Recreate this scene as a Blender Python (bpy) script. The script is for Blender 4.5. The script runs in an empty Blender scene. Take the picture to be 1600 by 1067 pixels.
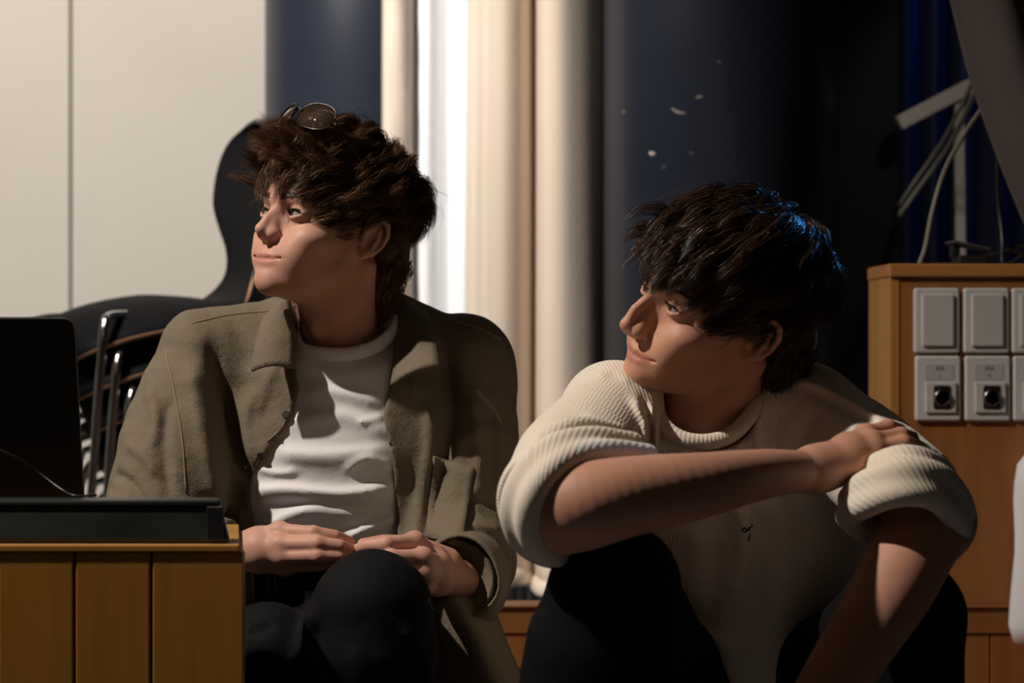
import bpy, math, random
import numpy as np
from mathutils import Vector, Matrix

sc = bpy.context.scene
rng = np.random.default_rng(7)
random.seed(7)
CZ = 0.82                      # camera height above the floor
FP = 3200.0                    # focal length in pixels of a 1600 x 1067 frame

# ------------------------------------------------------------------ camera
cd = bpy.data.cameras.new('camera'); cam = bpy.data.objects.new('camera', cd)
sc.collection.objects.link(cam); sc.camera = cam
cam.location = (0, 0, CZ); cam.rotation_euler = (math.pi/2, 0, 0)
cd.sensor_width = 36.0; cd.lens = 36.0*FP/1600.0
cd.shift_x = 0.0; cd.shift_y = 0.0
cd.dof.use_dof = True; cd.dof.focus_distance = 2.55; cd.dof.aperture_fstop = 5.0
cd.clip_start = 0.05

# ------------------------------------------------------------------ world, lamps, exposure
w = bpy.data.worlds.new('world'); sc.world = w; w.use_nodes = True
w.node_tree.nodes['Background'].inputs[0].default_value = (1.0, 0.86, 0.72, 1)
w.node_tree.nodes['Background'].inputs[1].default_value = 0.004
def aim(o, t):
    o.rotation_euler = (Vector(t)-o.location).to_track_quat('-Z', 'Y').to_euler()
def lamp(name, kind, loc, target, energy, col, **kw):
    d = bpy.data.lights.new(name, kind); o = bpy.data.objects.new(name, d)
    sc.collection.objects.link(o); o.location = loc; aim(o, target)
    d.energy = energy; d.color = col
    for k, v in kw.items(): setattr(d, k, v)
    return o
# ceiling spot over the seats, upper left in front of them
lamp('ceiling_spot', 'SPOT', (-1.84, 1.84, 2.92), (-0.08, 2.65, 0.60), 350, (1.0, 0.89, 0.78),
     spot_size=math.radians(60), spot_blend=0.9, shadow_soft_size=0.035)
# second spot of the same rail washing the wall and the curtain
lamp('wall_spot', 'SPOT', (-1.45, 2.5, 3.1), (-1.0, 5.5, 1.2), 510, (1.0, 0.925, 0.84),
     spot_size=math.radians(80), spot_blend=0.9, shadow_soft_size=0.3)
lamp('curtain_spot', 'SPOT', (-1.4, 2.6, 3.0), (-0.12, 4.45, 0.9), 185, (1.0, 0.90, 0.79),
     spot_size=math.radians(38), spot_blend=0.8, shadow_soft_size=0.12)
# blue stage light behind, upper right
lamp('blue_stage_light', 'SPOT', (1.05, 3.04, 1.42), (0.36, 2.47, 1.03), 27, (0.08, 0.40, 1.0),
     spot_size=math.radians(18), spot_blend=0.6, shadow_soft_size=0.05)
lamp('blue_wash', 'SPOT', (1.5, 4.9, 2.6), (1.4, 6.0, 1.3), 15, (0.04, 0.17, 1.0),
     spot_size=math.radians(90), spot_blend=0.8, shadow_soft_size=0.1)
lamp('frame_fill', 'SPOT', (1.35, 3.55, 2.5), (0.98, 4.36, 1.15), 12, (1.0, 0.90, 0.76), spot_size=math.radians(30), spot_blend=.5, shadow_soft_size=0.06)  # added lamp without a known source, brightens the metal frame and cables
# added dim warm fill from above and behind the camera, no known fixture
lamp('fill_light', 'AREA', (-0.6, -0.6, 3.1), (-0.1, 2.7, 0.5), 1.8, (1.0, 0.70, 0.50), size=1.6)
vs = sc.view_settings
vs.view_transform = 'Standard'; vs.look = 'None'; vs.gamma = 1.0; vs.use_curve_mapping = False
vs.exposure = 0.0

# ------------------------------------------------------------------ helpers
COL = sc.collection
def P(x, y, d):
    """point seen at pixel (x, y) of the photograph at distance d along the view axis"""
    return np.array([(x-800.0)/FP*d, d, CZ+(533.5-y)/FP*d])
def link(name, me, mat=None, parent=None):
    o = bpy.data.objects.new(name, me); COL.objects.link(o)
    if mat is not None and me is not None and not me.materials: me.materials.append(mat)
    if parent is not None: o.parent = parent
    return o
def tag(o, label=None, cat=None, group=None, kind=None):
    if label: o['label'] = label
    if cat: o['category'] = cat
    if group: o['group'] = group
    if kind: o['kind'] = kind
    return o
def empty(name, loc):
    o = bpy.data.objects.new(name, None); COL.objects.link(o); o.location = loc
    o.empty_display_size = 0.05
    bpy.context.view_layer.update()
    return o
def adopt(o, p):
    """parent keeping world coordinates baked into the mesh"""
    o.parent = p; o.matrix_parent_inverse = Matrix.Translation(-Vector(p.location)) if p.type == 'EMPTY' else Matrix.Identity(4)
    return o
def npmesh(name, V, Q=None, T=None, smooth=True):
    me = bpy.data.meshes.new(name)
    V = np.asarray(V, np.float32)
    loops, starts, tot = [], [], 0
    if Q is not None and len(Q):
        Q = np.asarray(Q, np.int32); loops.append(Q.ravel()); starts.append(np.arange(len(Q))*4); tot = len(Q)*4
    if T is not None and len(T):
        T = np.asarray(T, np.int32); loops.append(T.ravel()); starts.append(tot+np.arange(len(T))*3)
    loops = np.concatenate(loops); starts = np.concatenate(starts)
    me.vertices.add(len(V)); me.vertices.foreach_set('co', V.ravel())
    me.loops.add(len(loops)); me.loops.foreach_set('vertex_index', loops.astype(np.int32))
    me.polygons.add(len(starts)); me.polygons.foreach_set('loop_start', starts.astype(np.int32))
    me.update(calc_edges=True)
    if smooth: me.polygons.foreach_set('use_smooth', np.ones(len(starts), bool))
    me.validate()
    return me
def fattr(me, name, vals):
    a = me.attributes.new(name, 'FLOAT', 'POINT'); a.data.foreach_set('value', np.asarray(vals, np.float32))

class MB:
    """collects simple solids into one mesh"""
    def __init__(s): s.v = []; s.f = []
    def add(s, vs, fs):
        n = len(s.v); s.v += [tuple(map(float, v)) for v in vs]; s.f += [tuple(i+n for i in f) for f in fs]; return s
    def box(s, lo, hi, b=0.0):
        (x0, y0, z0), (x1, y1, z1) = lo, hi
        if b <= 0:
            vs = [(x, y, z) for x in (x0, x1) for y in (y0, y1) for z in (z0, z1)]
            return s.add(vs, [(0,1,3,2),(4,6,7,5),(0,4,5,1),(2,3,7,6),(0,2,6,4),(1,5,7,3)])
        vs = []; ids = {}
        for i, x in enumerate((x0, x1)):
            for j, y in enumerate((y0, y1)):
                for k, z in enumerate((z0, z1)):
                    sx, sy, sz = 1-2*i, 1-2*j, 1-2*k
                    for a, q in enumerate(((x, y+sy*b, z+sz*b), (x+sx*b, y, z+sz*b), (x+sx*b, y+sy*b, z))):
                        ids[i, j, k, a] = len(vs); vs.append(q)
        fs = []
        for i in (0, 1):
            q = [ids[i, j, k, 0] for j, k in ((0,0),(1,0),(1,1),(0,1))]; fs.append(q if i else q[::-1])
            q = [ids[j, i, k, 1] for j, k in ((0,0),(1,0),(1,1),(0,1))]; fs.append(q[::-1] if i else q)
            q = [ids[j, k, i, 2] for j, k in ((0,0),(1,0),(1,1),(0,1))]; fs.append(q if i else q[::-1])
        for i in (0, 1):
            for j in (0, 1):
                q = [ids[0,i,j,1], ids[1,i,j,1], ids[1,i,j,2], ids[0,i,j,2]]; fs.append(q if (i == j) else q[::-1])
                q = [ids[i,0,j,0], ids[i,1,j,0], ids[i,1,j,2], ids[i,0,j,2]]; fs.append(q[::-1] if (i == j) else q)
                q = [ids[i,j,0,0], ids[i,j,1,0], ids[i,j,1,1], ids[i,j,0,1]]; fs.append(q if (i == j) else q[::-1])
        for i in (0, 1):
            for j in (0, 1):
                for k in (0, 1):
                    q = [ids[i,j,k,0], ids[i,j,k,1], ids[i,j,k,2]]; fs.append(q if (i+j+k) % 2 else q[::-1])
        return s.add(vs, fs)
    def tube(s, pts, rad, n=10, cap=True, flat=1.0):
        pts = [np.array(p, float) for p in pts]; m = len(pts)
        rad = [rad]*m if np.isscalar(rad) else list(rad)
        up = None; rings = []
        for i, p in enumerate(pts):
            t = pts[min(i+1, m-1)]-pts[max(i-1, 0)]; t /= np.linalg.norm(t)+1e-12
            if up is None:
                up = np.array([0, 0, 1.0]) if abs(t[2]) < .9 else np.array([1.0, 0, 0])
            a = np.cross(t, up); a /= np.linalg.norm(a)+1e-12; up = np.cross(a, t)
            rings.append([p+rad[i]*(math.cos(q)*a+flat*math.sin(q)*up) for q in np.arange(n)*2*math.pi/n])
        vs = [v for r in rings for v in r]
        fs = [(i*n+j, i*n+(j+1) % n, (i+1)*n+(j+1) % n, (i+1)*n+j) for i in range(m-1) for j in range(n)]
        if cap: fs += [tuple(range(n))[::-1], tuple(range((m-1)*n, m*n))]
        return s.add(vs, fs)
    def disc(s, c, axis, r0, r1, h, n=20):
        c = np.array(c, float); a = np.array(axis, float); a /= np.linalg.norm(a)
        return s.tube([c, c+a*h], [r0, r1], n)
    def obj(s, name, mat, parent=None, smooth=False, bevel=0, world_parent=True):
        me = bpy.data.meshes.new(name); me.from_pydata(s.v, [], s.f); me.update()
        if smooth:
            me.polygons.foreach_set('use_smooth', [True]*len(me.polygons))
        o = link(name, me, mat)
        if parent is not None: adopt(o, parent)
        if bevel:
            m = o.modifiers.new('bevel', 'BEVEL'); m.width = bevel; m.segments = 2; m.limit_method = 'ANGLE'
        return o
def spline(pts, n=12):
    """Catmull-Rom through points, n samples per span"""
    p = np.array(pts, float); p = np.vstack([2*p[0]-p[1], p, 2*p[-1]-p[-2]]); out = []
    for i in range(1, len(p)-2):
        for t in np.arange(n)/n:
            a, b, c, d = p[i-1], p[i], p[i+1], p[i+2]
            out.append(.5*((2*b)+(-a+c)*t+(2*a-5*b+4*c-d)*t*t+(-a+3*b-3*c+d)*t**3))
    out.append(p[-2]); return np.array(out)

# ------------------------------------------------------------------ materials
def mat(name, col, rough=.6, metal=0.0, spec=.5, **kw):
    m = bpy.data.materials.new(name); m.use_nodes = True
    b = m.node_tree.nodes['Principled BSDF']
    b.inputs['Base Color'].default_value = (*col, 1); b.inputs['Roughness'].default_value = rough
    b.inputs['Metallic'].default_value = metal; b.inputs['Specular IOR Level'].default_value = spec
    for k, v in kw.items(): b.inputs[k.replace('_', ' ')].default_value = v
    return m
def N(m, t, **kw):
    n = m.node_tree.nodes.new(t)
    for k, v in kw.items(): setattr(n, k, v)
    return n
def L(m, a, b): m.node_tree.links.new(a, b)
def bsdf(m): return m.node_tree.nodes['Principled BSDF']
def coords(m, scale=(1, 1, 1), attr=None):
    t = N(m, 'ShaderNodeTexCoord'); mp = N(m, 'ShaderNodeMapping'); mp.inputs['Scale'].default_value = scale
    L(m, t.outputs['Object'], mp.inputs['Vector']); return mp.outputs['Vector']
def noisecol(m, c0, c1, scale=5, stretch=(1, 1, 1), detail=4, lo=.3, hi=.7, bump=0, dist=.002, rough=None):
    v = coords(m, stretch); n = N(m, 'ShaderNodeTexNoise'); n.inputs['Scale'].default_value = scale; n.inputs['Detail'].default_value = detail
    L(m, v, n.inputs['Vector']); r = N(m, 'ShaderNodeValToRGB')
    r.color_ramp.elements[0].color = (*c0, 1); r.color_ramp.elements[1].color = (*c1, 1)
    r.color_ramp.elements[0].position = lo; r.color_ramp.elements[1].position = hi
    L(m, n.outputs['Fac'], r.inputs['Fac']); L(m, r.outputs['Color'], bsdf(m).inputs['Base Color'])
    if bump:
        b = N(m, 'ShaderNodeBump'); b.inputs['Strength'].default_value = bump; b.inputs['Distance'].default_value = dist
        L(m, n.outputs['Fac'], b.inputs['Height']); L(m, b.outputs['Normal'], bsdf(m).inputs['Normal'])
    return m
M = {}
M['wall'] = noisecol(mat('cream_wall', (.7, .66, .6), .75), (.70, .655, .59), (.74, .695, .63), 2)
M['floor'] = noisecol(mat('grey_floor', (.2, .2, .2), .5), (.12, .13, .15), (.17, .18, .2), 3)
M['ceiling'] = mat('ceiling_paint', (.6, .58, .55), .9)
M['darkwall'] = noisecol(mat('black_wall', (.01, .01, .012), .7), (.006, .006, .008), (.012, .012, .014), 4)
M['column'] = noisecol(mat('navy_gloss_paint', (.02, .03, .06), .38), (.017, .023, .040), (.024, .031, .050), 3)
M['chip'] = mat('bare_plaster', (.6, .55, .48), .8)
def wood(name, c0, c1, axis='z', rough=.42):
    st = {'z': (14, 14, .8), 'x': (.8, 14, 14), 'y': (14, .8, 14)}[axis]
    return noisecol(mat(name, c0, rough), c0, c1, 3.0, st, 6, .28, .72, .12, .001)
M['oak'] = wood('honey_wood', (.36, .155, .040), (.47, .22, .065))
M['oakx'] = wood('honey_wood_rail', (.34, .14, .036), (.44, .20, .058), 'x')
M['box'] = wood('amber_wood', (.34, .15, .020), (.44, .20, .032))
M['boxx'] = wood('amber_wood_trim', (.40, .19, .04), (.5, .25, .06), 'x')
M['pinkwood'] = wood('cabinet_front_wood', (.24, .092, .025), (.32, .13, .040))
M['oakdark'] = wood('partition_wood', (.21, .082, .022), (.28, .115, .034)); M['oakshadex'] = wood('partition_rail_wood', (.20, .078, .021), (.27, .11, .033), 'x')  # darker copies of the honey wood, shade on the partition put into the colour
M['groove'] = mat('dark_groove', (.02, .01, .005), .9)
M['black'] = mat('black_plastic', (.012, .012, .013), .45)
M['lid'] = noisecol(mat('laptop_lid', (.01, .01, .01), .55), (.008, .007, .007), (.011, .010, .010), 6)
M['case'] = noisecol(mat('scuffed_black_case', (.02, .025, .025), .38), (.010, .013, .013), (.035, .043, .040), 5, (1, 4, 4), 6, .4, .8, .2, .001)
M['chrome'] = mat('chrome', (.75, .76, .78), .12, 1.0)
M['shell'] = mat('black_shell', (.005, .005, .006), .6, spec=.08)
M['ply'] = mat('plywood_edge', (.3, .16, .09), .5)
_t = N(M['ply'], 'ShaderNodeTexCoord'); _s = N(M['ply'], 'ShaderNodeSeparateXYZ'); _r = N(M['ply'], 'ShaderNodeValToRGB'); L(M['ply'], _t.outputs['Object'], _s.inputs[0]); L(M['ply'], _s.outputs[2], _r.inputs[0]); L(M['ply'], _r.outputs[0], bsdf(M['ply']).inputs['Base Color'])
_r.color_ramp.elements[0].position = .475; _r.color_ramp.elements[0].color = (.46, .26, .15, 1); _r.color_ramp.elements[1].position = .49; _r.color_ramp.elements[1].color = (.012, .012, .013, 1)
M['plate'] = mat('light_grey_plate', (.55, .545, .53), .38)
M['insert'] = mat('plate_insert', (.50, .49, .47), .42)
M['lblpaper'] = mat('label_paper', (.42, .42, .42), .5)
M['ink'] = mat('ink', (.02, .02, .03), .7)
M['steel'] = mat('connector_steel', (.35, .33, .30), .3, 1.0)
M['rail'] = mat('white_painted_metal', (.55, .53, .50), .5)
M['cable'] = mat('grey_cable', (.46, .46, .38), .5)
M['cable2'] = mat('dull_grey_cable', (.22, .21, .17), .5)
M['cableblack'] = mat('black_cable', (.02, .02, .022), .35)
M['bag'] = noisecol(mat('white_fabric', (.75, .78, .8), .7), (.70, .74, .78), (.8, .83, .85), 8, bump=.3, dist=.004)
def cloth(name, c0, c1, scale=260, bump=.25, rough=.85, sheen=.0):
    m = mat(name, c0, rough); v = coords(m)
    n = N(m, 'ShaderNodeTexNoise'); n.inputs['Scale'].default_value = 7; L(m, v, n.inputs['Vector'])
    mx = N(m, 'ShaderNodeMixRGB'); mx.inputs[1].default_value = (*c0, 1); mx.inputs[2].default_value = (*c1, 1)
    L(m, n.outputs['Fac'], mx.inputs[0]); L(m, mx.outputs[0], bsdf(m).inputs['Base Color'])
    n2 = N(m, 'ShaderNodeTexNoise'); n2.inputs['Scale'].default_value = scale; n2.inputs['Detail'].default_value = 2; L(m, v, n2.inputs['Vector'])
    n3 = N(m, 'ShaderNodeTexNoise'); n3.inputs['Scale'].default_value = 28; n3.inputs['Detail'].default_value = 3; L(m, v, n3.inputs['Vector'])
    ad = N(m, 'ShaderNodeMath', operation='MULTIPLY_ADD'); ad.inputs[1].default_value = 5.0
    L(m, n3.outputs['Fac'], ad.inputs[0]); L(m, n2.outputs['Fac'], ad.inputs[2])
    b = N(m, 'ShaderNodeBump'); b.inputs['Strength'].default_value = bump; b.inputs['Distance'].default_value = .0015
    L(m, ad.outputs[0], b.inputs['Height']); L(m, b.outputs['Normal'], bsdf(m).inputs['Normal'])
    if sheen: bsdf(m).inputs['Sheen Weight'].default_value = sheen
    return m
M['beige_curtain'] = cloth('beige_curtain', (.70, .60, .50), (.74, .64, .54), 300, .06, .8)
M['white_curtain'] = cloth('white_curtain', (.84, .87, .93), (.87, .90, .95), 300, .05, .8)
M['grey_curtain'] = cloth('grey_curtain', (.060, .050, .048), (.08, .066, .062), 300, .1, .9)
M['blue_curtain'] = cloth('dark_stage_curtain', (.05, .055, .07), (.07, .075, .09), 60, .2, .6)

# ------------------------------------------------------------------ the setting
def struct(name, o): o.name = name; o['kind'] = 'structure'; return o
struct('floor', MB().box((-4, -1.5, -.1), (4, 7.1, 0)).obj('floor', M['floor']))
struct('ceiling', MB().box((-4, -1.5, 3.3), (4, 7.1, 3.4)).obj('ceiling', M['ceiling']))
wall = struct('wall_back', MB().box((-4, 5.64, 0), (.3, 5.74, 3.3)).obj('wall_back', mat('panel_joint', (.36, .31, .26), .9)))
for a, b in ((-3.9, -2.412), (-2.404, -1.211), (-1.203, .0)):
    MB().box((a, 5.60, .0), (b, 5.645, 3.3), .0015).obj('panel', M['wall'], wall)
struct('wall_far', MB().box((.3, 7.0, 0), (4, 7.1, 3.3)).obj('wall_far', M['darkwall']))
struct('wall_left', MB().box((-4.1, -1.5, 0), (-4, 7.1, 3.3)).obj('wall_left', M['wall']))
struct('wall_right', MB().box((4, -1.5, 0), (4.1, 7.1, 3.3)).obj('wall_right', M['darkwall']))
struct('wall_partition', MB().box((.70, 4.40, 0), (P(1402, 0, 4.4)[0], 4.55, 3.3)).obj('wall_partition', M['darkwall']))

def column(cx, cy, r, label):
    n = 64; vs = []; m = MB()
    m.tube([(cx, cy, 0), (cx, cy, 3.3)], r, n)
    c = m.obj('round_column', M['column'], smooth=True); tag(c, label, 'column')
    return c
column(P(575, 0, 5.0)[0], 5.0, .25, 'glossy navy round column beside the cream wall panels')
col2 = column(P(1130, 0, 4.32)[0], 4.36, .25, 'glossy navy round column with chipped paint, beside the beige curtain')
def on_col2(px, py):
    ccx, ccy, r = P(1130, 0, 4.32)[0], 4.36, .25
    dx = (px-800)/FP; a = 1+dx*dx; b = -2*(ccy+dx*ccx); c = ccx**2+ccy**2-r*r
    d = (-b-math.sqrt(max(b*b-4*a*c, 0)))/(2*a); p = P(px, py, d); n = np.array([p[0]-ccx, p[1]-ccy, 0]); return p, n/np.linalg.norm(n)
for pts, wd in (((( 1015, 238), (1019, 241), (1024, 240)), .0045), (((1049, 169), (1058, 175), (1070, 177)), .0017), (((1087, 153), (1092, 151), (1098, 151)), .0013),
                (((1122, 95), (1124, 98)), .0016), (((1079, 239), (1081, 240)), .0015), (((972, 174), (977, 176)), .0012), (((1036, 263), (1039, 258)), .0010)):
    q = [on_col2(*p) for p in pts]; m = MB()
    m.tube([p+n*.0002 for p, n in q], [wd*.4]+[wd]*(len(q)-2)+[wd*.5], 6); adopt(m.obj('paint_chip', M['chip']), col2).matrix_parent_inverse = Matrix.Identity(4)

# low wooden partition behind the seats: boards under a rail
PY = 3.40
part = empty('panelled_partition', (.3, PY+.03, 0)); tag(part, 'low honey-coloured wooden partition of upright boards under a rail', 'partition')
zt = P(0, 945, PY)[2]; zb = P(0, 990, PY)[2]
MB().box((-.32, PY+.012, 0), (1.40, PY+.05, zb+.01)).obj('core', M['groove'], part)
MB().box((-.32, PY-.004, zb), (1.40, PY+.056, zt-.004), .002).obj('rail', M['oakshadex'], part)
MB().box((-.32, PY-.010, zt-.004), (1.40, PY+.06, zt), .0015).obj('rail_cap', M['oakshadex'], part)
xs = P(787, 0, PY)[0]; wd = 76/FP*PY
brd = None
for k in range(-4, 17):
    x0 = xs+k*wd
    if brd is None:
        brd = MB().box((.0012, 0, .002), (wd-.0012, .014, zb-.001), .0012); me0 = brd.obj('board', M['oakdark'], part)
        me0.location = (x0, PY, 0)
    else:
        o = me0.copy(); COL.objects.link(o); o.location = (x0, PY, 0)

# step the two sit on
step = empty('wooden_step', (.1, 2.95, 0)); tag(step, 'wide low wooden step that the two young men sit on', 'step')
SZ = .225
MB().box((-.62, 2.70, 0), (1.3, 3.38, SZ-.02)).obj('core', M['oakx'], step)
for k in range(6):
    MB().box((-.63, 2.68+k*.1167, SZ-.02), (1.31, 2.68+(k+1)*.1167-.002, SZ), .0015).obj('plank', M['oakx'], step)

# wall cabinet on the partition
X0 = P(1395, 0, PY)[0]; CB = PY+.205; ct = P(0, 412, PY)[2]; cu = P(0, 433, PY)[2]
cab = empty('wooden_cabinet', (X0+.25, PY+.1, zt)); tag(cab, 'honey-coloured wooden cabinet carrying rows of switch and socket plates', 'cabinet')
MB().box((X0, PY+.006, zt), (1.36, CB, cu), .001).obj('front_panel', M['pinkwood'], cab)
MB().box((X0-.004, PY+.004, zt), (X0+.012, CB+.002, cu), .001).obj('side_panel', M['oak'], cab)
MB().box((X0-.006, PY-.002, cu), (1.37, CB+.004, ct), .002).obj('cabinet_top', M['oakx'], cab)
MB().box((X0+.03, PY+.075, 0), (1.34, CB, zt)).obj('base', M['pinkwood'], cab)

# switch and socket plates
def rbox(lo, hi, r, axis='y', n=5, b=.0015):
    """box with rounded corners in the x-z plane, front edge chamfered"""
    (x0, y0, z0), (x1, y1, z1) = lo, hi; ring = []
    for cx, cz, a0 in ((x1-r, z1-r, 0), (x0+r, z1-r, 90), (x0+r, z0+r, 180), (x1-r, z0+r, 270)):
        for k in range(n+1):
            a = math.radians(a0+90*k/n); ring.append((cx, cz, math.cos(a), math.sin(a)))
    m = MB(); vs = []; q = len(ring)
    for y, ins in ((y1, 0), (y0+b, 0), (y0, b)):
        vs += [(cx+(r-ins)*c, y, cz+(r-ins)*s) for cx, cz, c, s in ring]
    fs = [(l*q+i, l*q+(i+1) % q, (l+1)*q+(i+1) % q, (l+1)*q+i) for l in (0, 1) for i in range(q)]
    fs += [tuple(range(q)), tuple(range(2*q, 3*q))[::-1]]
    return m.add(vs, fs)
def px(x, y): p = P(x, y, PY); return p[0], p[2]
def text_mesh(s, size, loc, mt, parent, thick=.0002):
    c = bpy.data.curves.new('text', 'FONT'); c.body = s; c.size = size; c.align_x = 'CENTER'; c.align_y = 'CENTER'; c.extrude = thick
    o = bpy.data.objects.new('text', c); COL.objects.link(o)
    dg = bpy.context.evaluated_depsgraph_get(); me = bpy.data.meshes.new_from_object(o.evaluated_get(dg))
    bpy.data.objects.remove(o); bpy.data.curves.remove(c)
    R_ = np.array([[1, 0, 0], [0, 0, -1], [0, 1, 0]], float)
    co = np.empty(len(me.vertices)*3, np.float32); me.vertices.foreach_get('co', co)
    co = co.reshape(-1, 3)@R_.T+np.array(loc); me.vertices.foreach_set('co', co.astype(np.float32).ravel())
    t = link('lettering', me, mt)
    adopt(t, parent); return t
sw = ['light grey rocker switch plate nearest the cabinet edge', 'light grey rocker switch plate above the R socket plate', 'light grey rocker switch plate third from the cabinet edge']
so = ['light grey socket plate lettered XLR L with round black connector', 'light grey socket plate lettered XLR R with round black connector', 'light grey socket plate third from the cabinet edge']
F0 = PY+.0061
for k, x0 in enumerate((1428, 1505.5, 1581)):
    xa, za = px(x0, 450); xb, zb2 = px(x0+71, 552)
    e = empty('switch_plate', (xa, F0, zb2)); tag(e, sw[k], 'switch', 'rocker switch plates on the cabinet')
    rbox((xa, F0-.009, zb2), (xb, F0, za), .005, b=.003).obj('frame', M['plate'], e)
    a = px(x0+12, 460); b = px(x0+61, 541)
    rbox((a[0], F0-.014, b[1]), (b[0], F0-.008, a[1]), .0015).obj('rocker', M['insert'], e)
    xa, za = px(x0+2, 556); xb, zb2 = px(x0+73, 658)
    e = empty('socket_plate', (xa, F0, zb2)); tag(e, so[k], 'socket', 'socket plates on the cabinet')
    rbox((xa, F0-.009, zb2), (xb, F0, za), .005, b=.003).obj('frame', M['plate'], e)
    a = px(x0+16, 568); b = px(x0+62, 594)
    lb = rbox((a[0], F0-.0098, b[1]), (b[0], F0-.0085, a[1]), .004, b=.0005).obj('label_window', M['lblpaper'], e)
    cx = (a[0]+b[0])/2
    if k < 2:
        text_mesh('XLR', .0085, (cx+.001, F0-.0100, px(0, 575.5)[1]), M['ink'], e)
        text_mesh('LR'[k], .006, (cx+.001, F0-.0100, px(0, 587)[1]), M['ink'], e)
    a = px(x0+17, 597); b = px(x0+65, 645)
    rbox((a[0], F0-.0135, b[1]), (b[0], F0-.008, a[1]), .0015).obj('insert', M['insert'], e)
    a = px(x0+29, 602); b = px(x0+56, 639)
    fl = rbox((a[0], F0-.0150, b[1]), (b[0], F0-.013, a[1]), .003, b=.0005).obj('connector_flange', M['steel'], e)
    c = px(x0+42, 621); cc = np.array([c[0], F0-.015, c[1]])
    MB().tube([cc+[0, .001, 0], cc+[0, -.004, 0], cc+[0, -.004, 0], cc+[0, -.0005, 0]], [.0135, .0135, .0115, .0112], 28).obj('connector_ring', M['steel'], e, True)
    MB().disc(cc+[0, .0005, 0], (0, -1, 0), .0116, .0108, .0042, 28).obj('connector_face', M['black'], e)
    MB().box((cc[0]-.006, F0-.0185, px(0, 604.5)[1]-.002), (cc[0]+.006, F0-.0148, px(0, 604.5)[1]+.002), .0008).obj('release_tab', M['black'], e)
    for sx, sz in ((-.0105, .0135), (.0105, -.0135)):
        MB().disc((cc[0]+sx, F0-.0148, cc[2]+sz), (0, -1, 0), .003, .0026, .0012, 12).obj('screw', M['black'], e)

# behind the partition, under the curtain hem: chair feet and a pale skirting
# cream curtains
def drape(name, label, prof, y0, z0, z1, mt, hem, flare=0.0, tb=0.0, wr=0.0, hemwave=.012):
    """vertical folds: profile of (pixel x, offset in y) swept down with slow drift; the hem is a thicker band"""
    xs_ = np.array([p[0] for p in prof], float); ys_ = np.array([p[1] for p in prof], float)
    u = np.linspace(0, len(prof)-1, (len(prof)-1)*10+1)
    pr = spline(np.c_[xs_, ys_*1000], 10); px_, py_ = pr[:, 0], pr[:, 1]/1000
    nz = 60; V = []
    x_ = np.array([P(a, 0, y0)[0] for a in px_])
    for k in range(nz+1):
        t = k/nz; z = z0+(z1-z0)*t
        dr = .004*np.sin(3*t+x_*9)*1.0+flare*(1-t)**2*(x_-x_.mean())
        yy = y0+py_*(1+.12*math.sin(2.2*t))+.003*np.sin(7*t+x_*25)+wr*np.sin(23*t*3+x_*40)*np.sin(11*t*3-x_*60)
        zz = z+hemwave*np.sin(x_*45+1.3)*(1-t)**6
        if k == 1: yy = yy-.003
        V.append(np.c_[x_+dr, yy, zz if k else zz])
    n = len(x_); V = np.concatenate(V)
    i = np.arange(nz)[:, None]*n+np.arange(n-1)[None]; Q = np.stack([i, i+1, i+n+1, i+n], -1).reshape(-1, 4)
    me = npmesh(name, V, Q); o = link(name, me, mt)
    m = o.modifiers.new('thick', 'SOLIDIFY'); m.thickness = .004; m.offset = 0
    tag(o, label, 'curtain'); return o, (x_, y0+py_, z0)
CY = 4.46; hz = P(0, 918, CY)[2]
def hem_band(o, e, mt):
    x_, y_, z_ = e
    m = MB(); pts = [np.array([a, b, z_+.014+.012*math.sin(a*45+1.3)]) for a, b in zip(x_, y_)]
    m.tube(pts[::2], .010, 8, flat=2.0); return adopt(m.obj('hem', mt, None, True), o)
o, e = drape('curtain', 'narrow wrinkled beige curtain edge beside the navy column', [(600, .02), (606, -.01), (618, -.016), (632, -.008), (645, .015)], CY, hz+.03, 3.3, M['beige_curtain'], 1, wr=.004)
o, e = drape('curtain', 'bright white inner curtain between the beige curtains', [(636, .03), (648, .0), (668, -.022), (686, -.006), (704, .008), (718, -.010), (732, -.016), (746, .02)], CY+.055, hz+.02, 3.3, M['white_curtain'], 1)
o, e = drape('curtain', 'wide beige curtain with deep folds and a thick hem', [(733, .02), (742, -.012), (756, -.018), (768, -.022), (790, -.022), (808, .0), (822, .045), (834, .075), (842, -.010), (852, -.036), (874, -.040), (900, -.018), (922, .012), (938, .05), (946, .085)], CY-.01, hz, 3.3, M['beige_curtain'], 1, flare=.06)
hem_band(o, e, M['beige_curtain'])

# pale storage crate and a folded stand standing behind the curtain
cr = empty('storage_crate', (P(822, 0, 5.05)[0], 5.05, 0)); tag(cr, 'blue-grey crate showing under the curtain hem', 'crate')
M['crate'] = noisecol(mat('blue_grey_plastic', (.3, .36, .42), .6), (.28, .34, .40), (.34, .40, .46), 6)
xa, xb_ = P(792, 0, 4.95)[0], P(880, 0, 4.95)[0]
MB().box((xa, 4.95, .0), (xb_, 5.2, .30), .006).obj('body', M['crate'], cr)
MB().box((xa-.008, 4.942, .30), (xb_+.008, 5.208, .325), .004).obj('lid', M['crate'], cr)
MB().box(((xa+xb_)/2-.04, 4.94, .25), ((xa+xb_)/2+.04, 4.952, .27), .002).obj('handle', M['crate'], cr)
st_ = empty('folded_stand', (P(805, 0, 4.75)[0], 4.75, 0)); tag(st_, 'folded stand with white tubular legs under the curtain hem', 'stand')
for dx in (-.012, .004, .02):
    MB().tube([(P(808, 0, 4.75)[0]+dx*1.9, 4.75, 0), (P(808, 0, 4.75)[0]+dx, 4.75, .45)], .006, 10).obj('leg', M['rail'], st_, True)
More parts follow.
